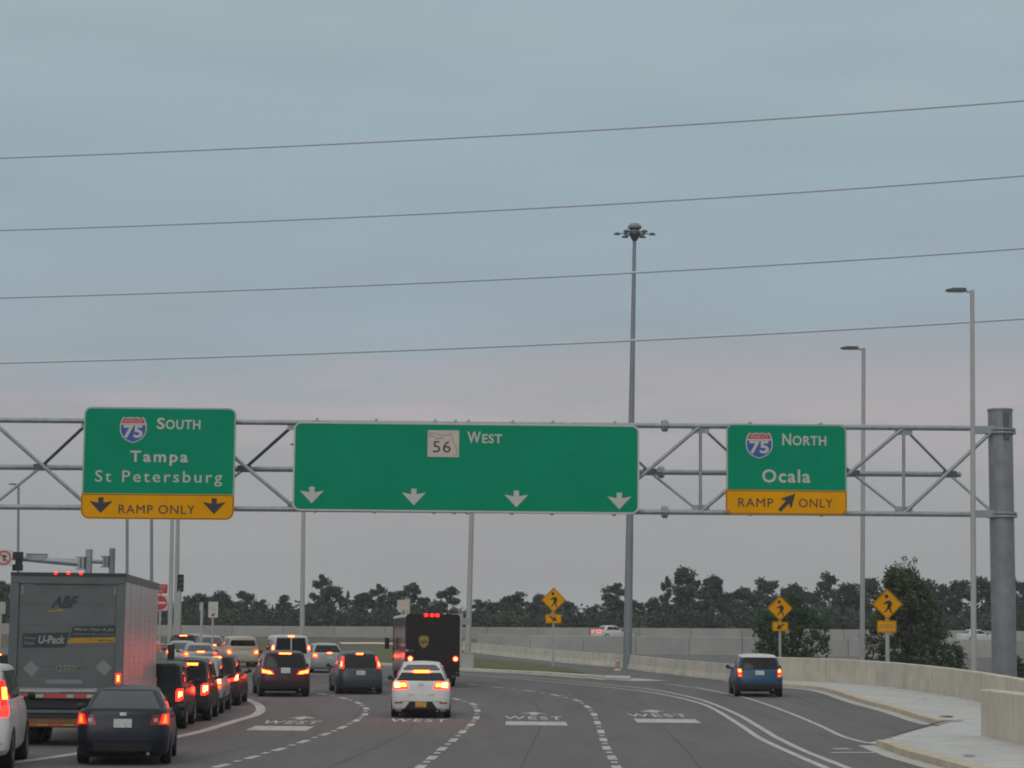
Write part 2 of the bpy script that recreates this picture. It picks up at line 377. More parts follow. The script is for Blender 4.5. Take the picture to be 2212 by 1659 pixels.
def kerb_strip(line, name, seg=3.0):
    k = empty(name, (0, 0, 0)); k['kind'] = 'structure'
    n = len(line); i = 0
    while i < n - 1:
        j = min(n - 1, i + int(seg)); part = line[i:j + 1]
        a = [tuple(p) for p in offset_line(part, 0)]; b = [tuple(p) for p in reversed(offset_line(part, -.44))]
        o = sheet('kerb_stone', [Vector(p) for p in a] + [Vector(p) for p in b], .175, M['kerb'], parent=k, skirt=.2); i = j
    return k
kerb_strip(U, 'kerb'); kerb_strip(Lw, 'kerb')
struct(sheet('gutter_strip', [tuple(p) for p in offset_line(U, .45)] + [tuple(p) for p in reversed(offset_line(U, .01))], .036, M['gutter']))
struct(sheet('gutter_strip', [tuple(p) for p in offset_line(Lw, .45)] + [tuple(p) for p in reversed(offset_line(Lw, .01))], .036, M['gutter']))
# kerb cut channel (white concrete lip and dark joint)
struct(ribbon('drain_lip', smooth_line(G2([(1890, 1609.5), (1925, 1603), (1975, 1588), (2030, 1572)]), 1), .5, .042, M['sidewalk']))
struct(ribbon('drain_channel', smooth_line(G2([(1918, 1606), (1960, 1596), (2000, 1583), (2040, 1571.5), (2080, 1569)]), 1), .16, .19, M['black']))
for x, y, r in ((2046, 1560, .22), (2095, 1651, .12), (1998, 1520, .1), (2130, 1600, .09)):
    p = ground(x, y); random.seed(int(x))
    bl = [(p.x + r * random.uniform(.6, 1.3) * cos(a), p.y + 1.6 * r * random.uniform(.6, 1.3) * sin(a)) for a in [k * pi / 4 for k in range(8)]]
    struct(sheet('debris', bl, .19, M['black']))

# ------------------------------------------------------------------ road markings
def solid(pts, w, lift=.036): 
    return struct(ribbon('lane_line', smooth_line(G2(pts), .8), w, lift, M['paint_white']))
solid([(-60, 1664), (0, 1655), (150, 1634), (280, 1613), (387, 1593.5), (426, 1584.5), (470, 1572), (513.5, 1558.2), (551.6, 1546.5), (563, 1535), (553, 1521.6), (520, 1510), (470, 1501)], .3)
solid([(900, 1452), (1026, 1459.9), (1097, 1466.1), (1224.7, 1477.5), (1309.8, 1486), (1395, 1495.9), (1451.7, 1505.9), (1512, 1521), (1548, 1537), (1597.4, 1567.7), (1651.2, 1602.5), (1714.5, 1632), (1771.4, 1657), (1830, 1682)], .17)
solid([(1100, 1462), (1224.7, 1471.8), (1310, 1480.3), (1395, 1489.5), (1451.7, 1499), (1512, 1513), (1556, 1529), (1601, 1549.5), (1640, 1572.7), (1682, 1598), (1735, 1624), (1796.7, 1649), (1860, 1674)], .17)
solid([(1366, 1476), (1431.8, 1478.5), (1480, 1484.6), (1512, 1488.6), (1559.5, 1498), (1616.4, 1510.7), (1689.2, 1536), (1758.8, 1564.5), (1815.7, 1591.4), (1863.2, 1605.6), (1894, 1611)], .15)
def dotted(pts, small=True):
    root = empty('lane_line'); root['kind'] = 'structure'
    P = [Vector(q) for q in G2(pts)]
    for i, p in enumerate(P):
        a = P[max(0, i - 1)]; b = P[min(len(P) - 1, i + 1)]; t = (b - a).normalized()
        sp = ((b - a).length / (2 if 0 < i < len(P) - 1 else 1)); ln = min(sp * .40, 2.2); n = Vector((t.y, -t.x)) * .095
        q = [p - t * ln / 2 - n, p + t * ln / 2 - n, p + t * ln / 2 + n, p - t * ln / 2 + n]
        sheet('dash', [tuple(v) for v in q], .036, M['paint_white'], parent=root)
        if small and i < len(P) - 1:
            m_ = (p + P[i + 1]) / 2; t2 = (P[i + 1] - p).normalized(); n2 = Vector((t2.y, -t2.x)) * .07; l2 = min(.6, sp * .16)
            sheet('reflector', [tuple(v) for v in (m_ - t2 * l2 / 2 - n2, m_ + t2 * l2 / 2 - n2, m_ + t2 * l2 / 2 + n2, m_ - t2 * l2 / 2 + n2)], .04, M['paint_white'], parent=root)
dotted([(986, 1512.3), (1022, 1523.3), (1031, 1537), (1028.7, 1553), (1016.8, 1568.7), (999, 1583.8), (979.2, 1601.9), (955.3, 1621), (933, 1640.5), (909, 1660), (884, 1682)])
dotted([(1020, 1480), (1076.6, 1486.5), (1143.2, 1494.2), (1199.6, 1503.5), (1246.8, 1515.1), (1269, 1529.1), (1283.4, 1545.8), (1290.2, 1563.6), (1298, 1583.1), (1303.2, 1600.9), (1310, 1619), (1322, 1640.2), (1332, 1662)])
dotted([(640, 1494), (696.6, 1501.1), (740.6, 1509.9), (774.3, 1520.7), (791, 1532.5), (788.3, 1545.6), (769.9, 1559.1), (739.1, 1574.2), (702.5, 1588.8), (655.6, 1605), (602.9, 1622.1), (544.3, 1639.6), (478.4, 1658)])
def marking(x0, x1, y, arrow=True, bar=True, dy=0):
    """WEST lettering, box and arrow painted on the lane; x0..x1 = picture columns of the box, y = its row"""
    root = empty('lane_marking'); root['kind'] = 'structure'
    a = ground(x0, y + dy); b = ground(x1, y - dy); c = (a + b) / 2; hw = (b - a).length / 2; t = Vector((1, 0)); n = Vector((0, 1))
    def pt(u, v): return (c.x + t.x * u + n.x * v, c.y + t.y * u + n.y * v)
    if bar: sheet('route_box', [pt(-hw, -1.15), pt(hw, -1.15), pt(hw, 1.15), pt(-hw, 1.15)], .036, M['paint_white'], parent=root)
    vs, fs = text_pts('WEST', .02, 1.25); a0 = min(v.x for v in vs); a1 = max(v.x for v in vs)
    b0 = min(v.y for v in vs); b1 = max(v.y for v in vs)
    q = [pt(-hw + (v.x - a0) / (a1 - a0) * 2 * hw - .05, 2.5 + (v.y - b0) / (b1 - b0) * 1.9) for v in vs]
    mb = MB(); mb.add([(x, y_, gz(y_) + .036) for x, y_ in q], fs); mb.build('lettering', M['paint_white'], root)
    if arrow:
        sh = [(-.12, 5.2), (.12, 5.2), (.12, 6.1), (.46, 5.9), (.0, 7.2), (-.46, 5.9), (-.12, 6.1)]
        sheet('arrow', [pt(u, v) for u, v in sh], .036, M['paint_white'], parent=root)
marking(1094, 1222, 1565.2, dy=.15); marking(1376, 1504, 1559.8, dy=.3); marking(541, 670, 1576, dy=.1)
marking(832, 962, 1571, bar=False, arrow=False)
solid([(1800, 1620.5), (1818, 1620), (1836, 1620.5)], .45, .036); solid([(1794, 1629), (1840, 1628.6), (1892, 1628.9)], .3, .036)

M['seam'] = mat('tar_seam', (.065, .060, .060), .8)
for pts in ([(1120, 1672), (1150, 1610), (1168, 1560), (1150, 1520), (1060, 1495)], [(1520, 1672), (1460, 1600), (1390, 1545), (1290, 1512), (1150, 1488)], [(690, 1670), (800, 1622), (880, 1582), (900, 1550)],
            [(640, 1597), (900, 1599), (1180, 1601), (1500, 1603), (1620, 1603)], [(300, 1668), (480, 1630), (620, 1592), (680, 1560), (660, 1530)]):
    struct(ribbon('tar_seam', smooth_line(G2(pts), 1.5), .035, .033, M['seam']))
# ================================================================== BARRIERS AND WALLS
def wall(name, line, height, thick, material, label, cat='wall', panel=3.0, foot=0.0, cap=0, gap=.05, lift=.03, top=None, mats=None):
    """a run of cast panels along line; each panel is a part. foot = extra half width at the base (safety shape)"""
    root = empty(name, (line[0].x, line[0].y, gz(line[0].y)), 0, label, cat)
    ox, oy, oz = root.location
    acc = [0]
    for a, b in zip(line, line[1:]): acc.append(acc[-1] + (b - a).length)
    def P(s):
        s = max(0, min(acc[-1], s))
        for i in range(len(acc) - 1):
            if s <= acc[i + 1] + 1e-6:
                f = (s - acc[i]) / max(1e-6, acc[i + 1] - acc[i]); return line[i].lerp(line[i + 1], f), (line[i + 1] - line[i]).normalized()
    s = 0; k = 0
    while s < acc[-1] - .2:
        e_ = min(acc[-1], s + panel); mb = MB(); n = 4; rows = []
        for i in range(n):
            q, t = P(s + gap / 2 + (e_ - s - gap) * i / (n - 1)); nr = Vector((t.y, -t.x)); z = gz(q.y) + lift - .04
            h = height(q) if callable(height) else height
            if foot: prof = [(thick / 2 + foot, 0), (thick / 2 + foot, .10), (thick / 2 + .05, .38), (thick / 2, h), (-thick / 2, h), (-thick / 2 - .05, .38), (-thick / 2 - foot, .10), (-thick / 2 - foot, 0)]
            else: prof = [(thick / 2 + .02, 0), (thick / 2, .04), (thick / 2, h - .03), (thick / 2 - .03, h), (-thick / 2 + .03, h), (-thick / 2, h - .03), (-thick / 2, 0)]
            rows.append([(q.x + nr.x * u - ox, q.y + nr.y * u - oy, z + v - oz) for u, v in prof])
        m = len(rows[0]); vs = [p for r in rows for p in r]
        fs = [(i * m + j, i * m + (j + 1) % m, (i + 1) * m + (j + 1) % m, (i + 1) * m + j) for i in range(n - 1) for j in range(m)]
        fs += [tuple(reversed(range(m))), tuple(range((n - 1) * m, n * m))]
        mb.add(vs, fs); mm = mats[k % len(mats)] if mats else material
        mb.build('wall_panel' if not foot else 'barrier_panel', mm, root, fix=True); s = e_; k += 1
    return root
bl = smooth_line(G2([(1001, 1405), (1026, 1410.8), (1100, 1420), (1185, 1429.2), (1270, 1437.7), (1338, 1443.4), (1423, 1454.8), (1508.5, 1464.7), (1576.6, 1471.8), (1640, 1478)]), 1.0)
wall('concrete_barrier', bl, .84, .2, M['concrete'], 'low pale concrete safety barrier curving from behind the brown van to the blue car', 'barrier', 3.0, foot=.14,
     mats=[M['concrete'], M['concrete2'], M['concrete'], M['concrete'], M['concrete2']])
wl = smooth_line(G2([(1640, 1474), (1692, 1475.9), (1797, 1480.7), (1923, 1491.7), (2049.8, 1510.7), (2135, 1528), (2212, 1547), (2330, 1580)]), 1.0)
wall('parapet_wall', wl, lambda q: 1.22, .3, M['concrete2'], 'tall cream concrete parapet curving along the sidewalk below the right hand lamp posts', 'wall', 4.5, mats=[M['concrete2'], M['concrete2'], M['concrete']])
nb0 = ground(2137, 1603); nb1 = ground(2400, 1668)
wall('end_wall', smooth_line([nb0.to_2d(), nb1.to_2d()], 1.0), 1.22, .42, M['concrete2'], 'near cream concrete wall end cut off by the right edge of the picture', 'wall', 9.0, lift=.16)
r_ = lambda X0, X1, Y: [Vector((X0, Y)), Vector((X1, Y))]
x0 = gx(1030, 190).x; x1 = gx(2420, 190).x
wall('retaining_wall', smooth_line([(x0, 190), ((x0 + x1) / 2, 190.2), (x1, 190)], 2), lambda q: 1.52 + .0 * q.x, .4, M['concrete_grey'], 'grey concrete wall of the elevated ramp, nearer of the two long walls', 'wall', 4.6,
     mats=[M['concrete_grey'], M['concrete_grey'], M['concrete_grey2'], M['concrete_grey']])
mb = MB(); mb.box(x0 - 1, x1, 189.72, 190.5, 2.5, 2.62); 
x0b = gx(-160, 262).x; x1b = gx(2420, 262).x
def h1(q): return 1.32 + .25 * max(0, min(1, (q.x + 30) / 60))
wall('far_wall', smooth_line([(x0b, 262), (0, 262.3), (x1b, 262)], 2), h1, .4, M['concrete_grey2'], 'long grey concrete wall of the far carriageway in front of the pines', 'wall', 6.1,
     mats=[M['concrete_grey'], M['concrete_grey2'], M['concrete_grey']])

# ================================================================== GANTRY
GY = 94.0
def gant():
    P = lambda vx, vy, dy=0: at(vx, vy, GY + dy)
    colb = P(2174, 1500); s = sc_at(colb); base = Vector((colb.x, GY + .3, gz(GY)))
    root = empty('sign_gantry', base, 0, 'galvanised truss gantry carrying the three green signs, on a thick column at the right', 'gantry')
    o = base; Q = lambda vx, vy, dy=0: P(vx, vy, dy) - o
    topz = P(2166, 884).z - o.z; r = 26.5 / s
    mb = MB(); mb.tube((0, 0, -.3), (0, 0, topz - .06), r, r, 32); mb.build('column', M['column'], root, smooth=True)
    mb = MB(); mb.tube((0, 0, topz - .06), (0, 0, topz + .03), r + .03, r + .03, 32); mb.tube((0, 0, topz + .03), (0, 0, topz + .07), r * .8, r * .3, 32); mb.build('column_cap', M['column'], root, smooth=True)
    for vy in (930, 1111):
        z = Q(2166, vy).z; mb = MB(); mb.tube((0, 0, z - .13), (0, 0, z - .05), r + .13, r + .13, 32); mb.tube((0, 0, z + .02), (0, 0, z + .10), r + .13, r + .13, 32); mb.tube((0, 0, z - .14), (0, 0, z + .12), r + .04, r + .04, 32)
        mb.box(-r - .7, -r + .1, -.42, -.1, z - .14, z + .16)
        for a in (-1, 1): mb.box(a * (r + .03) - .05, a * (r + .03) + .05, -.3, .3, z - .12, z + .1)
        mb.build('column_collar', M['galv'], root)
    mb = MB(); zt = Q(2166, 905).z; mb.box(.02, .26, -r - .05, -r + .3, zt - .9, zt + .28); mb.build('access_box', M['galv_dark'], root)
    def chord(a, b, dy, rad, name='chord', ext=-260):
        (xa, ya), (xb, yb) = a, b; ya2 = ya + (yb - ya) * (ext - xa) / (xb - xa)
        m_ = MB(); m_.tube(Q(ext, ya2, dy), Q(xb, yb, dy), rad, rad, 14); m_.build(name, M['galv'], root, smooth=True)
    T0, T1 = (0, 907.5), (2140, 925.5); B0, B1 = (0, 1095), (2140, 1111.5); C0, C1 = (0, 1009), (2075, 1025)
    DY = 1.9
    chord(T0, (2150, 925.6), 0, .115); chord(B0, (2150, 1111.6), 0, .115)
    # rear chord drawn at its own depth (level with the middle of the truss)
    chord(C0, C1, DY, .12)
    ty = lambda x: 907.5 + 18 * x / 2140; by = lambda x: 1095 + 16.5 * x / 2140; cy = lambda x: 1009 + 16 * x / 2075
    nodes = [-244, -20, 195, 415, 640, 860, 1078, 1295, 1513, 1732, 1952, 2150]
    fm = []; 
    def bar(a, b, rad, m_='galv'):
        q = MB(); q.tube(a, b, rad, rad, 10); q.build('truss_brace', M[m_], root, smooth=True)
    for i, (xa, xb) in enumerate(zip(nodes, nodes[1:])):
        left = xa < 1000; mid = (xa + xb) / 2
        if left:
            bar(Q(xa, ty(xa), -.02), Q(xb, by(xb), -.02), .085)
            bar(Q(mid, cy(mid), DY), Q(xb, ty(xb), .05), .075, 'galv_dark'); bar(Q(mid, cy(mid), DY), Q(xa, by(xa), .05), .065)
        else:
            bar(Q(xa, by(xa), -.02), Q(xb, ty(xb), -.02), .085)
            bar(Q(mid, cy(mid), DY), Q(xa, ty(xa), .05), .06); bar(Q(mid, cy(mid), DY), Q(xb, by(xb), .05), .06)
    for x in nodes[1:-1]:
        if x > 640 or x == 415: bar(Q(x, ty(x)), Q(x, by(x)), .07)
    for x in nodes[1:-1]:
        for fy, sg in ((ty, 1), (by, -1)):
            c = Q(x, fy(x) + sg * 8); g = MB(); g.box(c.x - .38, c.x + .38, -.32, -.28, c.z - .16, c.z + .16); g.build('gusset_plate', M['galv'], root)
    for a, b in zip(nodes[1:-1], nodes[2:]):
        m2 = (a + b) / 2
        if m2 < 2100:
            c = Q(m2, cy(m2), DY - .1); g = MB(); g.box(c.x - .3, c.x + .3, DY - .5, DY - .46, c.z - .15, c.z + .15); g.build('gusset_plate', M['galv_dark'], root)
    for x, fy, dy in ((1436, ty, 0), (1428, cy, DY), (1436, by, 0)):
        c = Q(x, fy(x), dy); g = MB()
        g.tube(c - Vector((.09, 0, 0)), c - Vector((.015, 0, 0)), .27, .27, 16); g.tube(c + Vector((.015, 0, 0)), c + Vector((.09, 0, 0)), .27, .27, 16)
        for k in range(8):
            a = k * pi / 4; q = c + Vector((0, cos(a) * .2, sin(a) * .2)); g.tube(q - Vector((.15, 0, 0)), q + Vector((.15, 0, 0)), .025, .025, 6)
        g.build('splice_flange', M['galv'], root)
    return root
gant()

class SignFrame:
    """local frame in metres of a flat sign at depth Y; u, w convert picture columns and rows"""
    def __init__(s, name, x0, x1, y0, y1, Y, label, cat='road sign', group=None, tilt=0):
        s.c = at((x0 + x1) / 2, (y0 + y1) / 2, Y); s.s = sc_at(s.c); s.cx = (x0 + x1) / 2; s.cy = (y0 + y1) / 2
        s.root = empty(name, s.c, 0, label, cat, group); s.root.rotation_euler = (0, tilt, 0)
    def X(s, vx): return (vx - s.cx) / s.s
    def Z(s, vy): return (s.cy - vy) / s.s
    def put(s, mb, name, m): return mb.build(name, m, s.root)
DOWN = [(-.30, .5), (-.02, .5)]
def arrow_pts(cx, cz, w, h, ang=0, chev=True):
    a = [(-.11, .5), (.11, .5), (.11, .16), (.5, .27), (0, -.5), (-.5, .27), (-.11, .16)]
    if not chev: a = [(-.09, .5), (.09, .5), (.09, -.02), (.36, .1), (0, -.5), (-.36, .1), (-.09, -.02)]
    o = []
    for x, z in a:
        x *= w; z *= h; o.append((cx + x * cos(ang) - z * sin(ang), cz + x * sin(ang) + z * cos(ang)))
    return o
def shield(S, cx, cy, w, h, name):
    """red-white-blue interstate shield; cx, cy, w, h in picture units"""
    X, Z, k = S.X, S.Z, 1 / S.s
    half = [(0, .46), (.10, .49), (.2, .47), (.27, .44), (.36, .5), (.44, .38), (.49, .22), (.5, .05), (.48, -.1), (.42, -.24), (.31, -.36), (.15, -.45), (0, -.5)]
    outl = half + [(-x, z) for x, z in reversed(half[1:-1])]
    f = lambda s_, pts: [(X(cx) + x * w * k * s_, Z(cy) + z * h * k * s_) for x, z in pts]
    mb = MB(); mb.prism(f(1.0, outl), -.045, -.03); base = S.put(mb, 'route_shield', M['white_s'])
    base['label'] = 'interstate 75 shield'
    def clip(pts, lo, hi):
        o = []
        n = len(pts)
        for i in range(n):
            a, b = pts[i], pts[(i + 1) % n]
            ina = lo <= a[1] <= hi; inb = lo <= b[1] <= hi
            if ina: o.append(a)
            if ina != inb:
                for L_ in (lo, hi):
                    if (a[1] - L_) * (b[1] - L_) < 0:
                        t = (L_ - a[1]) / (b[1] - a[1]); o.append((a[0] + (b[0] - a[0]) * t, L_))
        return o
    inn = [(x * .92, z * .92) for x, z in outl]
    mb = MB(); mb.prism(f(1, clip(inn, -1, .19)), -.052, -.045); mb.build('blue_field', M['blue_s'], base)
    mb = MB(); mb.prism(f(1, clip(inn, .255, 1)), -.052, -.045); mb.build('red_field', M['red_s'], base)
    mb = MB(); text_mb(mb, '75', X(cx) - .36 * w * k, X(cx) + .36 * w * k, Z(cy) - .31 * h * k, Z(cy) + .18 * h * k, -.056, .03, 1.0); mb.build('number', M['white_s'], base)
    mb = MB(); text_mb(mb, 'INTERSTATE', X(cx) - .33 * w * k, X(cx) + .33 * w * k, Z(cy) + .285 * h * k, Z(cy) + .385 * h * k, -.056, .0, 1.0); mb.build('lettering', M['white_s'], base)
def panel(S, x0, x1, y0, y1, r, m, border, name='sign_panel', rb=None, th=.03, bw=.035, inset=.02, yb=0.0):
    k = 1 / S.s; a, b, c, d = S.X(x0), S.X(x1), S.Z(y1), S.Z(y0)
    mb = MB(); mb.prism(rrect(a, b, c, d, r * k, 6, None if rb is None else rb * k), -.03 - yb, .0 - yb * 0); S.put(mb, name, m)
    mb = MB(); R_ = r * k; RB = R_ if rb is None else rb * k
    mb.ringprism(rrect(a + inset, b - inset, c + inset, d - inset, max(.01, R_ - inset), 6, max(.01, RB - inset)),
                 rrect(a + inset + bw, b - inset - bw, c + inset + bw, d - inset - bw, max(.005, R_ - inset - bw), 6, max(.005, RB - inset - bw)), -.036 - yb, -.03 - yb)
    S.put(mb, 'sign_border', border)
def caps(S, big, small, bx0, bx1, sx0, sx1, y0, y1, ys0):
    mb = MB(); text_mb(mb, big, S.X(bx0), S.X(bx1), S.Z(y1), S.Z(y0), -.045, .02)
    text_mb(mb, small, S.X(sx0), S.X(sx1), S.Z(y1), S.Z(ys0), -.045, .02, 1.1); S.put(mb, 'lettering', M['white_s'])
def word(S, t, x0, x1, y0, y1, m='white_s', space=1.15, bold=.02, y=-.045, name='lettering'):
    mb = MB(); text_mb(mb, t, S.X(x0), S.X(x1), S.Z(y1), S.Z(y0), y, bold, space); S.put(mb, name, M[m])
def brackets(S, xs, y0, y1, h=7):
    for x in xs:
        mb = MB(); a = S.X(x); mb.box(a - .06, a + .06, .04, .12, S.Z(y1 + h * .6), S.Z(y0 - h * 1.2)); mb.box(a - .11, a - .06, .04, .22, S.Z(y1 + h * .3), S.Z(y0 - h * .7))
        S.put(mb, 'sign_bracket', M['alu_back'])
SY = GY - .42
S = SignFrame('overhead_sign', 180, 507, 881, 1121, SY, 'green overhead sign for 75 South, Tampa and St Petersburg, with a yellow ramp only strip')
panel(S, 179, 508, 880, 1070, 16, M['green'], M['white_s'], rb=1)
panel(S, 178, 508, 1067, 1122, 3, M['yellow'], M['black_s'], name='ramp_panel', rb=18, bw=.03, inset=.03, yb=.012)
shield(S, 286, 929, 58, 57, 's')
caps(S, 'S', 'OUTH', 337, 354, 356, 431, 902, 927, 906)
word(S, 'Tampa', 281, 406, 974, 1006, space=1.25); word(S, 'St Petersburg', 207, 481, 1017, 1050, space=1.25, bold=.004)
word(S, 'RAMP ONLY', 260, 424, 1091, 1110, 'black_s', 1.1, .0, y=-.06)
for x in (221, 465):
    mb = MB(); mb.prism(arrow_pts(S.X(x), S.Z(1092.5), 50 / S.s, 34 / S.s), -.062, -.045); S.put(mb, 'arrow', M['black_s'])
brackets(S, (230, 344, 458), 881, 1120, 1)
S = SignFrame('overhead_sign', 633, 1381, 914, 1107, SY, 'wide green overhead sign for 56 West with four white down arrows', tilt=radians(.05))
panel(S, 633, 1381, 914, 1107, 17, M['green'], M['white_s'], bw=.075, inset=.0)
caps(S, 'W', 'EST', 1009, 1038, 1041, 1084, 932, 957, 937)
for x, y in ((675, 1073), (895, 1075), (1116, 1077), (1338, 1079)):
    mb = MB(); mb.prism(arrow_pts(S.X(x), S.Z(y), 52 / S.s, 36 / S.s), -.05, -.03); S.put(mb, 'arrow', M['white_s'])
# state route marker with the outline of the state
k = 1 / S.s; a, b, c, d = S.X(923), S.X(991), S.Z(988), S.Z(930)
mb = MB(); mb.prism(rrect(a, b, c, d, .04, 3), -.05, -.03); box = S.put(mb, 'route_marker', M['beige_s']); box['label'] = 'state road 56 marker'
mb = MB(); w_, h_ = b - a, d - c
def stroke(mb, pts, wd):
    for p, q in zip(pts, pts[1:]):
        p, q = Vector(p), Vector(q); t = (q - p).normalized() * .0; n = Vector((-(q - p).normalized().y, (q - p).normalized().x)) * wd / 2
        mb.add([(p.x - n.x, -.054, p.y - n.y), (q.x - n.x, -.054, q.y - n.y), (q.x + n.x, -.054, q.y + n.y), (p.x + n.x, -.054, p.y + n.y)], [(0, 1, 2, 3)])
fl = [(.05, .80), (.07, .90), (.34, .86), (.36, .82), (.66, .82), (.70, .90), (.74, .90), (.75, .80), (.80, .62), (.86, .48), (.93, .30), (.94, .16), (.90, .06), (.84, .06)]
stroke(mb, [(a + x * w_, c + z * h_) for x, z in fl], .025)
stroke(mb, [(a + x * w_, c + z * h_) for x, z in [(.05, .78), (.15, .79), (.24, .73), (.30, .67), (.38, .70), (.46, .74), (.52, .68)]], .03)
mb.build('state_outline', M['line_s'], box)
mb = MB(); text_mb(mb, '56', a + .17 * w_, a + .74 * w_, c + .17 * h_, c + .60 * h_, -.056, .0, 1.05); mb.build('number', M['black_s'], box)
brackets(S, (683, 811, 939, 983, 1011, 1107, 1194, 1328), 914, 1107)
S = SignFrame('overhead_sign', 1567, 1829, 916, 1112, SY, 'green overhead sign for 75 North, Ocala, above a yellow strip with a slanted arrow')
panel(S, 1569, 1829, 916, 1062, 15, M['green'], M['white_s'], rb=1)
panel(S, 1567, 1829, 1059, 1112, 3, M['yellow'], M['black_s'], name='ramp_panel', rb=16, bw=.03, inset=.03, yb=.012)
shield(S, 1640, 963, 58, 57, 's')
caps(S, 'N', 'ORTH', 1690, 1709, 1712, 1785, 936, 962, 941)
word(S, 'Ocala', 1646, 1750, 1014, 1043, space=1.15)
word(S, 'RAMP', 1594, 1670, 1077, 1096, 'black_s', 1.1, .0, y=-.06); word(S, 'ONLY', 1725, 1798, 1077, 1096, 'black_s', 1.1, .0, y=-.06)
mb = MB(); mb.prism(arrow_pts(S.X(1700), S.Z(1085), 44 / S.s, 50 / S.s, radians(137), False), -.062, -.045); S.put(mb, 'arrow', M['black_s'])
brackets(S, (1622, 1775), 916, 1113, 4)

# ================================================================== LAMP POSTS
def lamp_post(vx_b, Y, vx_t, vy_t, w_b, w_t, label, arm=None, m='pole', group='street lamps around the interchange', name='street_lamp'):
    b = gx(vx_b, Y); t = at(vx_t, vy_t, Y); s = sc_at(t); h = t.z - b.z
    root = empty(name, b, 0, label, 'lamp post', group)
    lx = t.x - b.x; mb = MB(); mb.tube((0, 0, .35), (lx, 0, h), w_b / 2 / s, w_t / 2 / s, 16); mb.build('pole', M[m], root, smooth=True)
    mb = MB(); q = w_b / s; mb.box(-q * .9, q * .9, -q * .9, q * .9, -.1, .08); mb.tube((0, 0, .08), (0, 0, .5), q * .75, q * .6, 16); mb.build('base', M[m], root)
    if arm:
        x1 = -arm / s; mb = MB(); mb.tube((lx, 0, h - .08), (lx + x1 * .35, 0, h - .03), .04, .04, 10); mb.build('arm', M[m], root, smooth=True)
        mb = MB(); hw = .19
        prof = [(lx + x1 * f_, z_) for f_, z_ in ((.22, .00), (.30, .07), (.75, .07), (1, .0), (.98, -.03), (.3, -.06))]
        n = len(prof); vs = [(x, -hw, h + z) for x, z in prof] + [(x, hw, h + z) for x, z in prof]
        mb.add(vs, [tuple(range(n)), tuple(reversed(range(n, 2 * n)))] + [(i, n + i, n + (i + 1) % n, (i + 1) % n) for i in range(n)]); mb.build('lamp_head', M['lamp_dark'], root, fix=True)
        mb = MB(); mb.box(lx + x1 * .92, lx + x1 * .36, -hw * .8, hw * .8, h - .075, h - .06); mb.build('lamp_glass', M['alu_back'], root)
    return root
lamp_post(2104, 86, 2100, 627, 13, 9, 'tall pale lamp post in front of the truss beside the gantry column', 57)
lamp_post(1862.5, 105, 1865.5, 752, 11, 8, 'pale lamp post rising behind the truss right of the 75 North sign', 50)
lamp_post(1010, 128, 1022, 1000, 13, 9, 'pale lamp post behind the brown delivery truck, top hidden by the wide sign', 40)
lamp_post(652, 170, 657, 960, 11, 7, 'slim pale lamp post behind the white van, top hidden by the wide sign', 30)
lamp_post(366, 150, 375, 960, 11, 6, 'left one of the close pair of pale posts below the Tampa sign', 30)
lamp_post(379, 152, 387, 970, 12, 6, 'right one of the close pair of pale posts below the Tampa sign', 30)
lamp_post(274, 210, 275, 970, 7, 6, 'thin grey post above the trailer roof, nearer its middle', 30, 'pole_grey')
lamp_post(327, 190, 327.5, 975, 8, 6, 'thin grey post above the front end of the trailer roof', 30, 'pole_grey')
lamp_post(38, 220, 40, 1046, 6, 5, 'small far lamp post at the left edge above the signal mast arm', 21, 'pole_grey')
# high mast
b = gx(1355, 128); t = at(1371, 492, 128); s = sc_at(t); h = t.z - b.z
root = empty('high_mast_lamp', b, 0, 'very tall grey high mast light with a ring of lamps at its top', 'lamp post')
lx = t.x - b.x
hm = lambda f: (lx * f, 0, h * f)
mb = MB(); mb.path([hm(0), hm(.3), hm(.6), hm(.985)], [9.5 / s, 8 / s, 6 / s, 3.6 / s], 18); mb.build('pole', M['pole_grey'], root, smooth=True)
mb = MB(); c = Vector((lx, 0, h - .35)); mb.lathe([(.0, .62), (.3, .58), (.42, .42), (.40, .30), (.3, .28)], 'z', 16, c=c); mb.build('mast_cap', M['pole_grey'], root, smooth=True)
mb = MB(); mb.lathe([(.13, -.45), (.36, -.05), (.34, .05), (.25, .3), (.0, .33)], 'z', 16, c=c); mb.build('winch_head', M['lamp_dark'], root, smooth=True)
mb = MB()
for k_ in range(28):
    a0, a1 = 2 * pi * k_ / 28, 2 * pi * (k_ + 1) / 28; mb.tube(c + Vector((cos(a0) * .62, sin(a0) * .62, 0)), c + Vector((cos(a1) * .62, sin(a1) * .62, 0)), .035, .035, 6, caps=False)
mb.build('lamp_ring', M['lamp_dark'], root)
for k_ in range(6):
    a = k_ * pi / 3; u = Vector((cos(a), sin(a), 0)); mb = MB(); mb.tube(c, c + u * .85, .03, .03, 6); e_ = c + u * 1.05
    mb.lathe([(.0, .07), (.12, .05), (.19, -.02), (.21, -.07), (.0, -.09)], 'z', 12, c=e_); mb.build('floodlight', M['lamp_dark'], root, smooth=True)

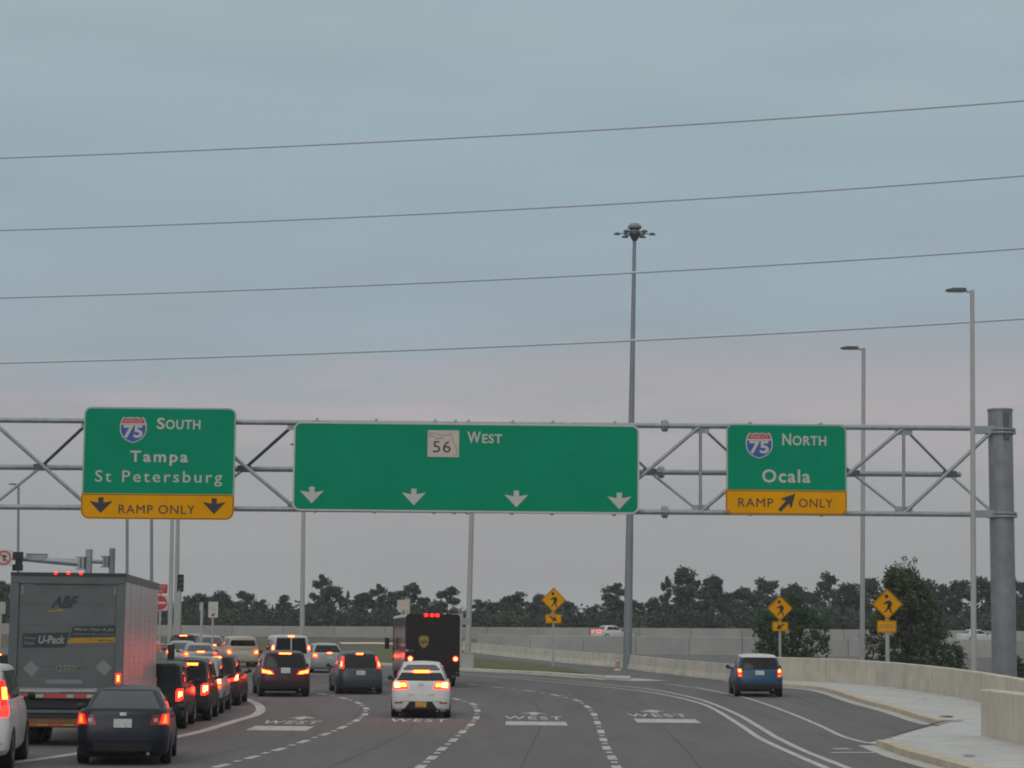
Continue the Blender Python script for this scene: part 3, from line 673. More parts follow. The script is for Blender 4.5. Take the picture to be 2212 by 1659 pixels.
# ================================================================== POWER LINES
for i, (ya, ym, yb, lab) in enumerate([(341, 291, 217, 'topmost of the four power lines crossing the sky'), (497, 452, 379, 'second power line from the top, above the high mast lamps'),
                                   (643, 602, 536, 'third power line from the top, crossing behind the high mast pole'), (784, 747, 688, 'lowest power line, just above the pink cloud band')]):
    pa, pm, pb = at(0, ya, 119), at(1106, ym, 110), at(2212, yb, 101)
    def q(tt):   # parabola through the three points
        return pa * ((1 - tt) * (1 - 2 * tt)) + pm * (4 * tt * (1 - tt)) + pb * (tt * (2 * tt - 1))
    P = [q(-.35 + 1.7 * j / 60) for j in range(61)]; o_ = P[0]
    mb = MB(); mb.path([p - o_ for p in P], .058, 8); o = mb.build('power_line', M['wire'], smooth=True, loc=o_); tag(o, lab, 'power line', 'power lines')
# ================================================================== SMALL SIGNS, SIGNALS
PED = [  # walking figure, unit square, facing left-up as on the sign
    [(-.02, .16), (.12, .18), (.2, .08), (.2, -.06), (.12, -.12), (.02, -.1), (-.02, .0)],          # torso
    [(-.02, .16), (-.1, .1), (-.22, .02), (-.2, -.02), (-.06, .02), (.03, .08)],                     # front arm
    [(.15, .15), (.22, .05), (.2, -.1), (.14, -.1), (.15, .0)],                                      # rear arm
    [(.02, -.08), (.14, -.1), (.1, -.2), (.0, -.28), (-.12, -.42), (-.18, -.38), (-.06, -.24), (-.02, -.16)],   # left leg
    [(.06, -.1), (.14, -.1), (.16, -.22), (.22, -.42), (.15, -.43), (.1, -.28), (.04, -.18)]]        # right leg
def ped_sign(cx, cy, half, Y, px0, px1, py0, py1, post_y, kind, label, post_w=5):
    S = SignFrame('pedestrian_sign', cx - half, cx + half, cy - half, cy + half, Y, label, 'road sign', 'pedestrian crossing signs')
    k = 1 / S.s; h = half * k
    dia = lambda q: [(0, -q), (q, 0), (0, q), (-q, 0)]
    mb = MB(); mb.prism(dia(h), -.012, 0); pl = S.put(mb, 'sign_panel', M['yellow'])
    mb = MB(); mb.ringprism(dia(h * .955), dia(h * .905), -.017, -.012); S.put(mb, 'sign_border', M['black_s'])
    mb = MB()
    for poly in PED: mb.prism([(x * h * 1.35, z * h * 1.35) for x, z in poly], -.018, -.012)
    mb.prism([(-.06 * h + cos(a) * h * .13, .5 * h + sin(a) * h * .13) for a in [i * pi / 6 for i in range(12)]], -.018, -.012)
    S.put(mb, 'walking_figure', M['black_s'])
    a, b, c, d = S.X(px0), S.X(px1), S.Z(py1), S.Z(py0)
    mb = MB(); mb.prism(rrect(a, b, c, d, .04, 3), -.012, 0); S.put(mb, 'plaque', M['yellow'])
    mb = MB(); mb.ringprism(rrect(a + .02, b - .02, c + .02, d - .02, .03, 3), rrect(a + .04, b - .04, c + .04, d - .04, .02, 3), -.016, -.012); S.put(mb, 'sign_border', M['black_s'])
    mx, mz = (a + b) / 2, (c + d) / 2
    if kind == 'AHEAD': mb = MB(); text_mb(mb, 'AHEAD', a + .12 * (b - a), b - .12 * (b - a), mz - .16 * (d - c), mz + .18 * (d - c), -.018, .0, 1.1); S.put(mb, 'lettering', M['line_s'])
    else: mb = MB(); mb.prism(arrow_pts(mx, mz, (b - a) * .55, (d - c) * 1.0, radians(-58 if kind == 'L' else 58), False), -.018, -.012); S.put(mb, 'arrow', M['black_s'])
    p = gx(cx, Y); zb = p.z - S.c.z; zt = -h * .2
    mb = MB(); mb.tube((0, .02 + post_w / 2 * k, zb), (0, .02 + post_w / 2 * k, zt), post_w / 2 * k, post_w / 2 * k, 10); S.put(mb, 'post', M['pole'])
    return S
ped_sign(1196, 1296, 27, 126, 1178.5, 1213, 1326.5, 1346, 0, 'R', 'yellow diamond pedestrian sign on the grass median right of the brown truck', 4.5)
ped_sign(1685, 1314, 27.5, 112, 1668, 1702, 1343, 1363, 0, 'L', 'yellow diamond pedestrian sign in front of the leafy bush above the blue car', 6)
ped_sign(1917, 1305, 33.5, 98, 1894, 1936, 1340, 1366, 0, 'AHEAD', 'yellow diamond pedestrian sign with AHEAD plaque behind the parapet', 9)
def flat_sign(name, x0, x1, y0, y1, Y, label, m, cat='road sign', post_x=None, post_w=4.5, shape=None, group=None):
    S = SignFrame(name, x0, x1, y0, y1, Y, label, cat, group)
    mb = MB(); mb.prism(shape(S) if shape else rrect(S.X(x0), S.X(x1), S.Z(y1), S.Z(y0), .04, 3), -.012, .0); S.put(mb, 'sign_panel', m)
    px = (x0 + x1) / 2 if post_x is None else post_x
    p = gx(px, Y); mb = MB(); r = post_w / 2 / S.s; q = S.X(px); mb.tube((q, .06, p.z - S.c.z), (q, .06, S.Z(y0) - .05), r, r, 10); S.put(mb, 'post', M['pole'])
    return S
# wrong way / do not enter, half behind the trailer
S = flat_sign('do_not_enter_sign', 330, 362, 1262, 1282, 118, 'red wrong way plate above a red disc do not enter sign beside the trailer front', M['red_s'], post_x=347, post_w=5)
word(S, 'WRONG', 335, 357, 1264, 1270, 'white_s', 1.1, .0, y=-.02); word(S, 'WAY', 340, 354, 1273, 1280, 'white_s', 1.1, .0, y=-.02)
mb = MB(); mb.prism(rrect(S.X(330), S.X(363), S.Z(1319), S.Z(1285), .04, 3), -.012, 0); S.put(mb, 'sign_plate', M['white_s'])
mb = MB(); cxx, czz, rr = S.X(346.5), S.Z(1302), 15.5 / S.s; mb.prism([(cxx + rr * cos(a), czz + rr * sin(a)) for a in [i * pi / 14 for i in range(28)]], -.016, -.012); S.put(mb, 'red_disc', M['red_s'])
mb = MB(); mb.box(cxx - rr * .78, cxx + rr * .78, -.019, -.016, czz - rr * .16, czz + rr * .16); S.put(mb, 'white_bar', M['white_s'])
S = flat_sign('lane_use_sign', 450, 471, 1300, 1334, 125, 'white rectangular regulatory sign with a slanted black arrow beyond the queue of cars', M['white_s'], post_x=460)
mb = MB(); mb.prism(arrow_pts(S.X(461), S.Z(1328), 12 / S.s, 10 / S.s, radians(-60), False), -.02, -.012); S.put(mb, 'arrow', M['black_s'])
for y_ in (1306, 1312, 1318): word(S, 'ONLY' if y_ == 1312 else 'LANE', 454, 467, y_ - 1.6, y_ + 1.6, 'alu_back', 1.0, 0, y=-.02) if y_ != 1306 else None
S = flat_sign('narrow_sign', 431, 439, 1301, 1319, 135, 'narrow grey sign seen nearly edge on, left of the white rectangular sign', M['alu_back'], post_x=436, post_w=6)
S = flat_sign('square_sign', 858, 883, 1296, 1318, 120, 'plain tan square sign standing behind the brown delivery truck roof', M['beige_s'], post_x=868)
S = flat_sign('road_sign', 873, 886, 1293, 1330, 123, 'tall tan sign edge just behind the plain square sign', M['alu_back'], post_x=882)
S = flat_sign('road_sign', 975, 1000, 1326, 1339, 119, 'pale sign back at the top right corner of the brown truck', M['alu_back'], post_x=985)
S = flat_sign('road_sign', 985, 1014, 1334, 1349, 124, 'grey sign back against the lamp post beside the brown truck', M['galv'], post_x=996)
S = flat_sign('road_sign', -12, 12, 1300, 1326, 110, 'grey sign at the left edge in front of the trees', M['alu_back'], post_x=2)
# backplated signal on a pedestal
def signal(x0, x1, y0, y1, Y, label, pole_x):
    S = SignFrame('traffic_signal', x0, x1, y0, y1, Y, label, 'traffic light')
    a, b, c, d = S.X(x0), S.X(x1), S.Z(y1), S.Z(y0)
    mb = MB(); mb.prism(rrect(a, b, c, d, .05, 3), -.02, 0); S.put(mb, 'backplate', M['sig_black'])
    mb = MB(); mb.box(a * .55, b * .55, 0, .3, c * .9, d * .9); S.put(mb, 'signal_housing', M['sig_black'])
    for i in (-1, 0, 1):
        z = i * (d - c) * .3; mb = MB(); r = min(.15, (b - a) * .36)
        mb.lathe([(0, -.02), (r, -.02), (r, -.0)], 'z', 14); mb.v = [(x, -.04 + zz, z + y) for x, y, zz in mb.v]; S.put(mb, 'lens', M['lamp_dark'])
        mb = MB(); vs = []; n = 10
        for q in (0, -.2):
            for j in range(n + 1): t = pi * j / n; vs.append((cos(t) * r * 1.05, q - .02, z + sin(t) * r * 1.05))
        mb.add(vs, [(j, j + 1, n + 2 + j, n + 1 + j) for j in range(n)]); S.put(mb, 'visor', M['sig_black'])
    p = gx(pole_x, Y); mb = MB(); q = S.X(pole_x); mb.tube((q, .1, p.z - S.c.z), (q, .1, c + .1), 5 / S.s, 4.5 / S.s, 12); S.put(mb, 'post', M['pole'])
signal(383, 397, 1241, 1278, 140, 'black traffic signal back on a pale post, beside the pair of tall pale poles', 388)
# two mast-arm poles behind the trailer
def mast(vx, vy_top, Y, w, arm_len, arm_y, arm_w, label, long_arm):
    b = gx(vx, Y); t = at(vx, vy_top, Y); s = sc_at(t); h = t.z - b.z; r = w / 2 / s
    root = empty('signal_mast', b, 0, label, 'signal pole', 'signal mast poles behind the trailer')
    mb = MB(); mb.tube((0, 0, 0), (0, 0, h), r * 1.15, r, 20); mb.build('pole', M['galv'], root, smooth=True)
    mb = MB(); mb.tube((0, 0, h), (0, 0, h + .04), r * 1.1, r * .9, 20); mb.build('pole_cap', M['galv'], root)
    za = at(vx, arm_y, Y).z - b.z; x1 = -r - .05
    mb = MB(); mb.box(-r - .12, -r - .02, -.2, .2, za - .24, za + .26); mb.box(-r - .26, -r - .16, -.18, .18, za - .22, za + .24)
    for dz in (-.22, .24): mb.tube((-r - .34, -.16, za + dz), (-r + .02, -.16, za + dz), .03, .03, 8)
    mb.build('flange', M['galv'], root)
    mb = MB(); mb.tube((x1 - .2, 0, za), (x1 - arm_len, 0, za + .1 + (.25 if long_arm else 0)), arm_w / 2 / s, arm_w / 2 / s * (.62 if long_arm else .8), 16); mb.build('mast_arm', M['galv'], root, smooth=True)
    return root, s, za, r
M1 = mast(183, 1188, 86, 15, 4.9, 1217, 14, 'thick signal mast with a long arm reaching left above the trailer roof', True)
M2 = mast(234, 1186, 97, 13, 3.2, 1214, 9, 'second signal mast just right of the first, arm hidden behind it', False)
S = SignFrame('mast_arm_signal', 25, 51, 1193, 1232, 85.4, 'black backplate corners of a signal behind the round prohibition sign on the mast arm', 'traffic light')
for sg in (1, -1):
    mb = MB(); mb.prism(rrect(S.X(27), S.X(50), S.Z(1206) if sg > 0 else S.Z(1233), S.Z(1192) if sg > 0 else S.Z(1219), .03, 2), -.02, .02); S.put(mb, 'backplate', M['sig_black'])
mb = MB(); mb.box(S.X(33), S.X(46), .0, .25, S.Z(1229), S.Z(1196)); S.put(mb, 'signal_housing', M['sig_black'])
S = SignFrame('no_turn_sign', -8, 25, 1188, 1222, 85.0, 'round red and white prohibition sign on the mast arm at the left edge', 'road sign')
circ = lambda r, n=28: [(r * cos(2 * pi * i / n), r * sin(2 * pi * i / n)) for i in range(n)]
R_ = 15.5 / S.s
mb = MB(); mb.prism(rrect(-R_ * 1.12, R_ * 1.12, -R_ * 1.12, R_ * 1.12, .05, 3), -.012, 0); S.put(mb, 'sign_panel', M['white_s'])
mb = MB(); mb.ringprism(circ(R_), circ(R_ * .8), -.018, -.012); mb.add([(-R_ * .6, -.019, R_ * .48), (-R_ * .48, -.019, R_ * .6), (R_ * .6, -.019, -R_ * .48), (R_ * .48, -.019, -R_ * .6)], [(0, 1, 2, 3)]); S.put(mb, 'red_ring', M['red_s'])
mb = MB(); mb.box(-.03, .03, -.016, -.012, -R_ * .5, R_ * .1); mb.prism([(-.02, R_ * .45), (R_ * .5, R_ * .2), (-.02, -.0)], -.016, -.012); mb.box(-.03, .1, -.016, -.012, R_ * .1, R_ * .3); S.put(mb, 'arrow', M['black_s'])
S = SignFrame('detector_box', 58, 101, 1197, 1212, 86.0, 'small grey box clamped on top of the signal mast arm', 'box')
mb = MB(); mb.box(S.X(58), S.X(101), -.12, .12, S.Z(1210), S.Z(1197)); S.put(mb, 'housing', M['galv']); mb = MB(); mb.box(S.X(56), S.X(103), -.15, .15, S.Z(1197.5), S.Z(1196)); S.put(mb, 'lid', M['galv'])
# channelizer post by the island nose
p = ground(1334, 1449); s = sc_at(p); root = empty('channelizer_post', p, 0, 'faded orange and white tubular marker in front of the low barrier', 'marker post')
mb = MB(); mb.tube((0, 0, .03), (0, 0, 36 / s), 5 / s, 4.4 / s, 14); mb.build('tube', M['orange_post'], root, smooth=True)
mb = MB(); mb.tube((0, 0, 20 / s), (0, 0, 26 / s), 5.3 / s, 5.3 / s, 14, caps=False); mb.tube((0, 0, 29 / s), (0, 0, 34 / s), 5.2 / s, 5.1 / s, 14, caps=False); mb.build('reflective_band', M['white_s'], root)
mb = MB(); mb.tube((0, 0, .03), (0, 0, .1), 9 / s, 7 / s, 10); mb.build('foot', M['concrete'], root)
# roadside cabinet by the lamp post
p = gx(1010, 122); s = sc_at(p); root = empty('control_cabinet', p, 0, 'pale equipment cabinet at the foot of the lamp post right of the brown truck', 'cabinet')
mb = MB(); mb.box(-.34, .34, -.25, .25, 0, .95); mb.build('cabinet_body', M['alu_back'], root)
mb = MB(); mb.box(-.38, .38, -.29, .29, .95, 1.0); mb.build('cabinet_lid', M['alu_back'], root); mb = MB(); mb.box(-.29, .29, -.262, -.25, .08, .9); mb.build('door', M['pole'], root)

# ================================================================== TREES
def leaf_mat(name, a, b):
    m = mat(name, a, .9, var=.0, spec=.15)
    t = m.node_tree; bs = t.nodes['Principled BSDF']; oi = t.nodes.new('ShaderNodeObjectInfo'); gi = t.nodes.new('ShaderNodeNewGeometry')
    n = t.nodes.new('ShaderNodeTexNoise'); n.inputs['Scale'].default_value = .45; tc_ = t.nodes.new('ShaderNodeTexCoord'); t.links.new(tc_.outputs['Object'], n.inputs['Vector'])
    ad = t.nodes.new('ShaderNodeMath'); ad.operation = 'ADD'; t.links.new(n.outputs['Fac'], ad.inputs[0])
    ml = t.nodes.new('ShaderNodeMath'); ml.operation = 'MULTIPLY_ADD'; t.links.new(gi.outputs['Random Per Island'], ml.inputs[0]); ml.inputs[1].default_value = .22; ml.inputs[2].default_value = -.12
    t.links.new(ml.outputs[0], ad.inputs[1])
    r = t.nodes.new('ShaderNodeValToRGB'); t.links.new(ad.outputs[0], r.inputs[0])
    r.color_ramp.elements[0].position = .3; r.color_ramp.elements[0].color = (*a, 1); r.color_ramp.elements[1].position = .75; r.color_ramp.elements[1].color = (*b, 1)
    t.links.new(r.outputs[0], bs.inputs['Base Color']); return m
M['leaf_far'] = leaf_mat('pine_foliage', (.038, .066, .052), (.068, .10, .072))
M['leaf_far2'] = leaf_mat('wood_foliage', (.038, .060, .042), (.075, .098, .062))
M['leaf_near'] = leaf_mat('bush_foliage', (.035, .075, .035), (.095, .15, .06))
M['leaf_near2'] = leaf_mat('shrub_foliage', (.050, .070, .042), (.13, .145, .08))
M['bark'] = mat('bark', (.10, .085, .075), .9, var=.2, vscale=2)
def leaves(mb, c, rad, n, size, rnd, squash=.75):
    for _ in range(n):
        while True:
            d = Vector((rnd.uniform(-1, 1), rnd.uniform(-1, 1), rnd.uniform(-1, 1)))
            if d.length < 1: break
        d = d * (.55 + .45 * rnd.random()); p = Vector(c) + Vector((d.x * rad, d.y * rad, d.z * rad * squash))
        u = Vector((rnd.gauss(0, 1), rnd.gauss(0, 1), rnd.gauss(0, 1))).normalized(); v = u.cross(Vector((rnd.gauss(0, 1), rnd.gauss(0, 1), rnd.gauss(0, 1)))).normalized()
        a = size * rnd.uniform(.6, 1.3); b_ = a * rnd.uniform(.45, .8)
        mb.add([p - u * a, p + v * b_, p + u * a, p - v * b_], [(0, 1, 2, 3)])
def tree_meshes(seed, kind):
    """unit tree: height 10 m, crown radius about 2.6 m"""
    rnd = random.Random(seed); tr = MB(); cr_ = MB(); H_ = 10
    lean = rnd.uniform(-.5, .5); top = Vector((lean, rnd.uniform(-.3, .3), 9.2))
    tr.path([(0, 0, 0), top * .3, top * .65, top], [.24, .19, .12, .04], 7)
    if kind == 'pine':     # bare trunk below, tufted flat clumps at the limb ends, gaps between
        lo = rnd.uniform(.18, .34); nk = rnd.randint(20, 25)
        for k in range(nk):
            f = lo + (1 - lo) * (k + .5) / nk; f = min(f, .98); p = top * f; a = rnd.uniform(0, 2 * pi); ln = 2.7 * (1 - (f - lo) ** 2 * .9) * rnd.uniform(.55, 1.0) * (.7 if f < lo + .1 else 1)
            e_ = p + Vector((cos(a) * ln, sin(a) * ln, rnd.uniform(.1, .9))); tr.tube(p, e_, .06, .02, 5)
            leaves(cr_, e_, rnd.uniform(.8, 1.4), 130, .23, rnd, .75); leaves(cr_, (p + e_) / 2 + Vector((0, 0, .2)), .9, 50, .2, rnd, .7)
        leaves(cr_, top, 1.0, 90, .17, rnd, .7)
    elif kind == 'full':   # dense crown almost to the ground
        for k in range(38):
            f = rnd.uniform(.12, 1); p = top * f; a = rnd.uniform(0, 2 * pi); ln = 2.6 * sqrt(max(.05, 1 - (f * 1.05 - .35) ** 2 * 1.9)) * rnd.uniform(.4, 1.0)
            e_ = p + Vector((cos(a) * ln, sin(a) * ln, rnd.uniform(-.2, .6))); tr.tube(p, e_, .06, .02, 5)
            leaves(cr_, e_, rnd.uniform(.8, 1.3), 110, .23, rnd, .9)
        leaves(cr_, top + Vector((0, 0, -.1)), .8, 60, .16, rnd, .9)
    else:                  # cone: pointed dark evergreen
        for k in range(30):
            f = .12 + .86 * k / 29; p = top * f; ln = 2.5 * (1.04 - f) * rnd.uniform(.7, 1.15)
            for j in range(2):
                a = rnd.uniform(0, 2 * pi); e_ = p + Vector((cos(a) * ln, sin(a) * ln, rnd.uniform(-.1, .4))); leaves(cr_, e_, .35 + .55 * (1 - f) + .15, 52, .17, rnd, .8)
            tr.tube(p, e_, .05, .02, 5)
        leaves(cr_, top, .35, 30, .14, rnd, 1.3)
    return tr.mesh('trunk', M['bark'], smooth=True), cr_.mesh('crown', M['leaf_far'])
VAR = {k: [tree_meshes(s_ + i * 11, k) for i in range(n)] for k, s_, n in (('pine', 3, 4), ('full', 50, 3), ('cone', 90, 2))}
GRP = 'pines and trees behind the far wall'
def far_tree(kind, vx, vytop, wv, Y, label, i):
    b = gx(vx, Y); t = at(vx, vytop, Y); s = sc_at(t); h = t.z - b.z
    root = empty('pine_tree' if kind != 'full' else 'broadleaf_tree', b, random.uniform(0, 6), label, 'tree', GRP)
    tm, cm = VAR[kind][i % len(VAR[kind])]
    sx = (wv / s) / 5.6; root.scale = (sx, sx, h / 10.0)
    link('trunk', tm, root); link('crown', cm, root)
TREES = [('full', -25, 1262, 70, 290, 'leafy tree cut by the left edge, behind the grey sign'),
 ('pine', 8, 1258, 50, 300, 'pine at the left edge between the mast arm and the trailer'),
 ('pine', 405, 1290, 44, 310, 'low pine right of the black traffic signal'), ('full', 431, 1284, 58, 292, 'round tree behind the narrow grey sign'),
 ('pine', 478, 1279, 56, 300, 'pine behind the white rectangular sign'), ('pine', 529, 1279, 56, 306, 'open crowned pine left of the pointed evergreen, sky showing through'),
 ('pine', 562, 1297, 34, 296, 'small thin pine in the dip left of the pointed evergreen'), ('cone', 613, 1279, 78, 288, 'broad pointed evergreen left of the lamp post above the white van'),
 ('full', 668, 1302, 56, 300, 'low dark tree directly behind the lamp post above the white van'), ('pine', 694, 1244, 44, 298, 'tall narrow pine, highest one left of the brown truck'),
 ('full', 717, 1262, 52, 288, 'dense tree at the right shoulder of the tall narrow pine'), ('cone', 749, 1270, 26, 312, 'slim spire topped evergreen between the tall narrow pine and the square sign'),
 ('full', 782, 1282, 62, 292, 'wide dense tree above the grey hatchback'), ('pine', 817, 1264, 40, 300, 'pine with a leaning top left of the plain square sign'),
 ('full', 847, 1276, 48, 290, 'round tree left of the plain square sign'), ('pine', 886, 1263, 52, 302, 'tall pine directly above the plain square sign'),
 ('full', 914, 1287, 42, 289, 'dark tree above the left half of the brown truck roof'), ('pine', 967, 1270, 62, 300, 'pine with wide gaps above the right corner of the brown truck'),
 ('pine', 1037, 1297, 44, 310, 'low pine right of the lamp post beside the brown truck'), ('full', 1074, 1298, 62, 292, 'round tree midway between that lamp post and the median pedestrian sign'),
 ('pine', 1109, 1282, 60, 300, 'pine left of the median pedestrian sign'), ('full', 1150, 1303, 48, 290, 'low tree just left of the median pedestrian sign'),
 ('pine', 1168, 1286, 48, 306, 'pine whose top shows at the upper left of the median pedestrian sign'), ('full', 1226, 1297, 66, 292, 'round tree right of the median pedestrian sign'),
 ('pine', 1281, 1308, 36, 300, 'short pine left of the white car on the far ramp'), ('pine', 1331, 1262, 66, 296, 'spreading pine just left of the high mast pole'),
 ('full', 1341, 1294, 60, 288, 'dark tree at the foot of the spreading pine by the high mast pole'), ('pine', 1378, 1300, 34, 300, 'small pine just right of the high mast pole'),
 ('pine', 1414, 1293, 48, 304, 'thin pine between the high mast pole and the tallest clump'), ('pine', 1440, 1248, 26, 298, 'slender pine with one tuft at the left of the tallest clump'),
 ('pine', 1480, 1229, 62, 296, 'tallest pine of the row, right of the high mast pole'), ('full', 1492, 1262, 80, 287, 'dense tree below the tallest pine'),
 ('full', 1531, 1242, 58, 291, 'big dark tree right of the tallest pine'), ('full', 1577, 1282, 58, 300, 'dark tree above the left of the blue car'),
 ('pine', 1608, 1272, 58, 296, 'pine behind the left edge of the leafy bush'), ('pine', 1661, 1253, 60, 306, 'pine whose top shows above the leafy bush'),
 ('full', 1712, 1264, 66, 291, 'dark tree over the right side of the leafy bush'), ('full', 1752, 1275, 56, 288, 'dark tree midway between the bush and the middle lamp post'),
 ('pine', 1790, 1241, 54, 300, 'flat topped pine left of the middle lamp post'), ('full', 1840, 1262, 62, 290, 'dark tree immediately left of the middle lamp post'),
 ('full', 1879, 1244, 60, 296, 'dark tree immediately right of the middle lamp post'), ('full', 1935, 1262, 60, 292, 'dark tree behind the AHEAD sign'),
 ('full', 1995, 1252, 66, 292, 'dark tree behind the right half of the big shrub'), ('pine', 2040, 1266, 54, 300, 'pine right of the big shrub'),
 ('full', 2078, 1252, 64, 291, 'dark tree between the big shrub and the right lamp post'), ('full', 2122, 1249, 60, 296, 'dark tree between the right lamp post and the gantry column'),
 ('full', 2170, 1262, 60, 290, 'dark tree behind the gantry column'), ('pine', 2205, 1254, 54, 300, 'pine at the right edge beyond the gantry column'), ('full', 2235, 1270, 60, 290, 'dark tree cut by the right edge')]
random.seed(11)
for i, t_ in enumerate(TREES): far_tree(t_[0], t_[1], t_[2], t_[3] * (1.35 if t_[0] == 'full' else 1.2), t_[4], t_[5], i)
# one mass of undergrowth and lower trees that nobody could count
rnd = random.Random(5); mb = MB()
for k in range(560):
    vx = rnd.uniform(-260, 2440); Y = rnd.uniform(279, 286); b = gx(vx, Y); hv = rnd.uniform(26, 66) + (12 if 1380 < vx else 0) * (.55 if 1245 < vx < 1300 or 560 < vx < 575 else 1)
    h = hv / 15.5 * 1.0 + .6; leaves(mb, b + Vector((0, 0, h * .52)), min(2.2, h * .6), 75, .27, rnd, max(.9, h * .5 / min(2.2, h * .6)))
for k in range(420):
    vx = rnd.uniform(-260, 2440); Y = rnd.uniform(305, 330); b = gx(vx, Y); h = rnd.uniform(4, 6) * (.6 if 1245 < vx < 1300 else 1); leaves(mb, b + Vector((0, 0, h * .5)), h * .6, 50, .3, rnd, .9)
o = mb.build('low_woodland', M['leaf_far2']); o['kind'] = 'stuff'
# the two near plants
def near_tree(name, vx, Y, vytop, wv, label, m, seed, n_cl, tall):
    rnd = random.Random(seed); b = gx(vx, Y); t = at(vx, vytop, Y); s = sc_at(t); H_ = t.z - b.z; Rr = wv / 2 / s
    root = empty(name, b, 0, label, 'tree' if tall else 'bush'); tr = MB(); cr_ = MB()
    stems = []
    for k in range(4 if tall else 6):
        a = rnd.uniform(0, 2 * pi); e_ = Vector((cos(a) * Rr * .45, sin(a) * Rr * .45, H_ * rnd.uniform(.6, .9))); tr.path([(0, 0, 0), e_ * .4 + Vector((0, 0, .2)), e_], [.09, .06, .02], 6); stems.append(e_)
    for k in range(n_cl):
        f = rnd.random(); z = H_ * (.06 + .86 * f); prof = (sin(pi * min(1, .18 + f * .86)) ** .6) if not tall else min(1.0, (1.12 - max(0, f - .45) * 1.55)) * (.9 + .1 * sin(9 * f))
        a = rnd.uniform(0, 2 * pi); q = sqrt(rnd.random()); c = Vector((cos(a) * Rr * prof * q, sin(a) * Rr * prof * q, z))
        leaves(cr_, c, rnd.uniform(.28, .5), 46, .085, rnd, .9)
        st = rnd.choice(stems); tr.tube(st * min(1, f + .1), c, .02, .008, 4)
    for k in range(40 if tall else 14):   # loose twigs at the top
        a = rnd.uniform(0, 2 * pi); c = Vector((cos(a) * Rr * .45 * rnd.random(), sin(a) * Rr * .3, H_ * rnd.uniform(.8, 1.02))); tr.tube(Vector((c.x * .5, c.y * .5, H_ * .7)), c, .015, .006, 4); leaves(cr_, c, .2, 14, .06, rnd, 1.2)
    tr.build('trunk', M['bark'], root, smooth=True); cr_.build('crown', m, root)
near_tree('leafy_bush', 1712, 128, 1276, 165, 'broad green leafy bush against the grey wall behind the blue car', M['leaf_near'], 4, 175, False)
near_tree('leafy_bush', 1660, 126, 1325, 90, 'small green bush at the left side of the broad one above the blue car', M['leaf_near'], 24, 70, False)
near_tree('shrub_tree', 1950, 112, 1212, 195, 'tall shrubby tree with wispy top behind the AHEAD sign', M['leaf_near2'], 8, 290, True)
near_tree('shrub_tree', 2010, 116, 1290, 110, 'lower green shrub at the right foot of the wispy tree', M['leaf_near'], 15, 110, False)
near_tree('low_shrub', 2196, 100, 1424, 44, 'low scrubby shrub right of the gantry column', M['leaf_near2'], 19, 24, False)
near_tree('low_shrub', 2072, 118, 1400, 30, 'small scrub between the wispy tree and the right lamp post', M['leaf_near2'], 29, 10, False)
# ================================================================== VEHICLES
def paint(name, col, rough=.35, metal=.0, coat=.12): return mat(name, col, rough, metal, var=.06, vscale=1.5, coat=coat, spec=.35)
M['p_navy'] = paint('navy_paint', (.006, .009, .020)); M['p_white'] = paint('white_paint', (.62, .62, .61)); M['p_black'] = paint('black_paint', (.008, .007, .008))
M['p_maroon'] = paint('maroon_paint', (.075, .016, .022)); M['p_grey'] = paint('slate_paint', (.04, .05, .058)); M['p_blue'] = paint('blue_paint', (.004, .055, .125)); M['p_silver'] = paint('silver_paint', (.38, .38, .37), .35, .3)
M['p_dred'] = paint('dark_red_paint', (.045, .010, .014)); M['p_tan'] = paint('tan_paint', (.46, .40, .30), .35, .1); M['p_brown'] = paint('brown_paint', (.014, .009, .008), .35); M['p_brown_side'] = M['p_brown']
M['glass'] = mat('tinted_glass', (.008, .007, .009), .08, 0, spec=.3)
M['glass_light'] = mat('sky_sheen_glass', (.055, .07, .075), .08, 0, spec=.6)  # paler copy of the glass, sky reflection put into its colour
M['trim'] = mat('dark_trim', (.018, .018, .019), .6); M['tyre'] = mat('tyre_rubber', (.016, .016, .016), .85); M['rim'] = mat('alloy_rim', (.22, .22, .23), .35, .7)
M['chrome'] = mat('chrome', (.5, .5, .5), .15, 1); M['plate'] = mat('licence_plate', (.42, .46, .44), .5, var=.2, vscale=14); M['plate_y'] = mat('yellow_licence_plate', (.6, .30, .06), .5, var=.25, vscale=10)
M['lens_red'] = mat('red_lens', (.35, .012, .012), .2, emis=(1, .015, .01), estr=1.1); M['lens_off'] = mat('red_lens_unlit', (.25, .012, .014), .2)
M['lens_on'] = mat('red_lens_lit', (.5, .03, .02), .25, emis=(1, .007, .004), estr=8)  # lit lens, its red margin widened round the lamp cores to imitate glow
M['hot'] = mat('brake_lamp_core', (.8, .3, .1), .3, emis=(1, .040, .004), estr=40.0); M['hot_white'] = mat('brake_lamp_glare', (.8, .5, .3), .3, emis=(1, .042, .010), estr=62.0)
M['amber'] = mat('amber_lens', (.5, .13, .02), .3, emis=(1, .25, .03), estr=1.2); M['dim'] = mat('tail_lamp_dim', (.5, .08, .02), .3, emis=(1, .075, .006), estr=5)
M['rev'] = mat('white_lens', (.4, .34, .32), .3)

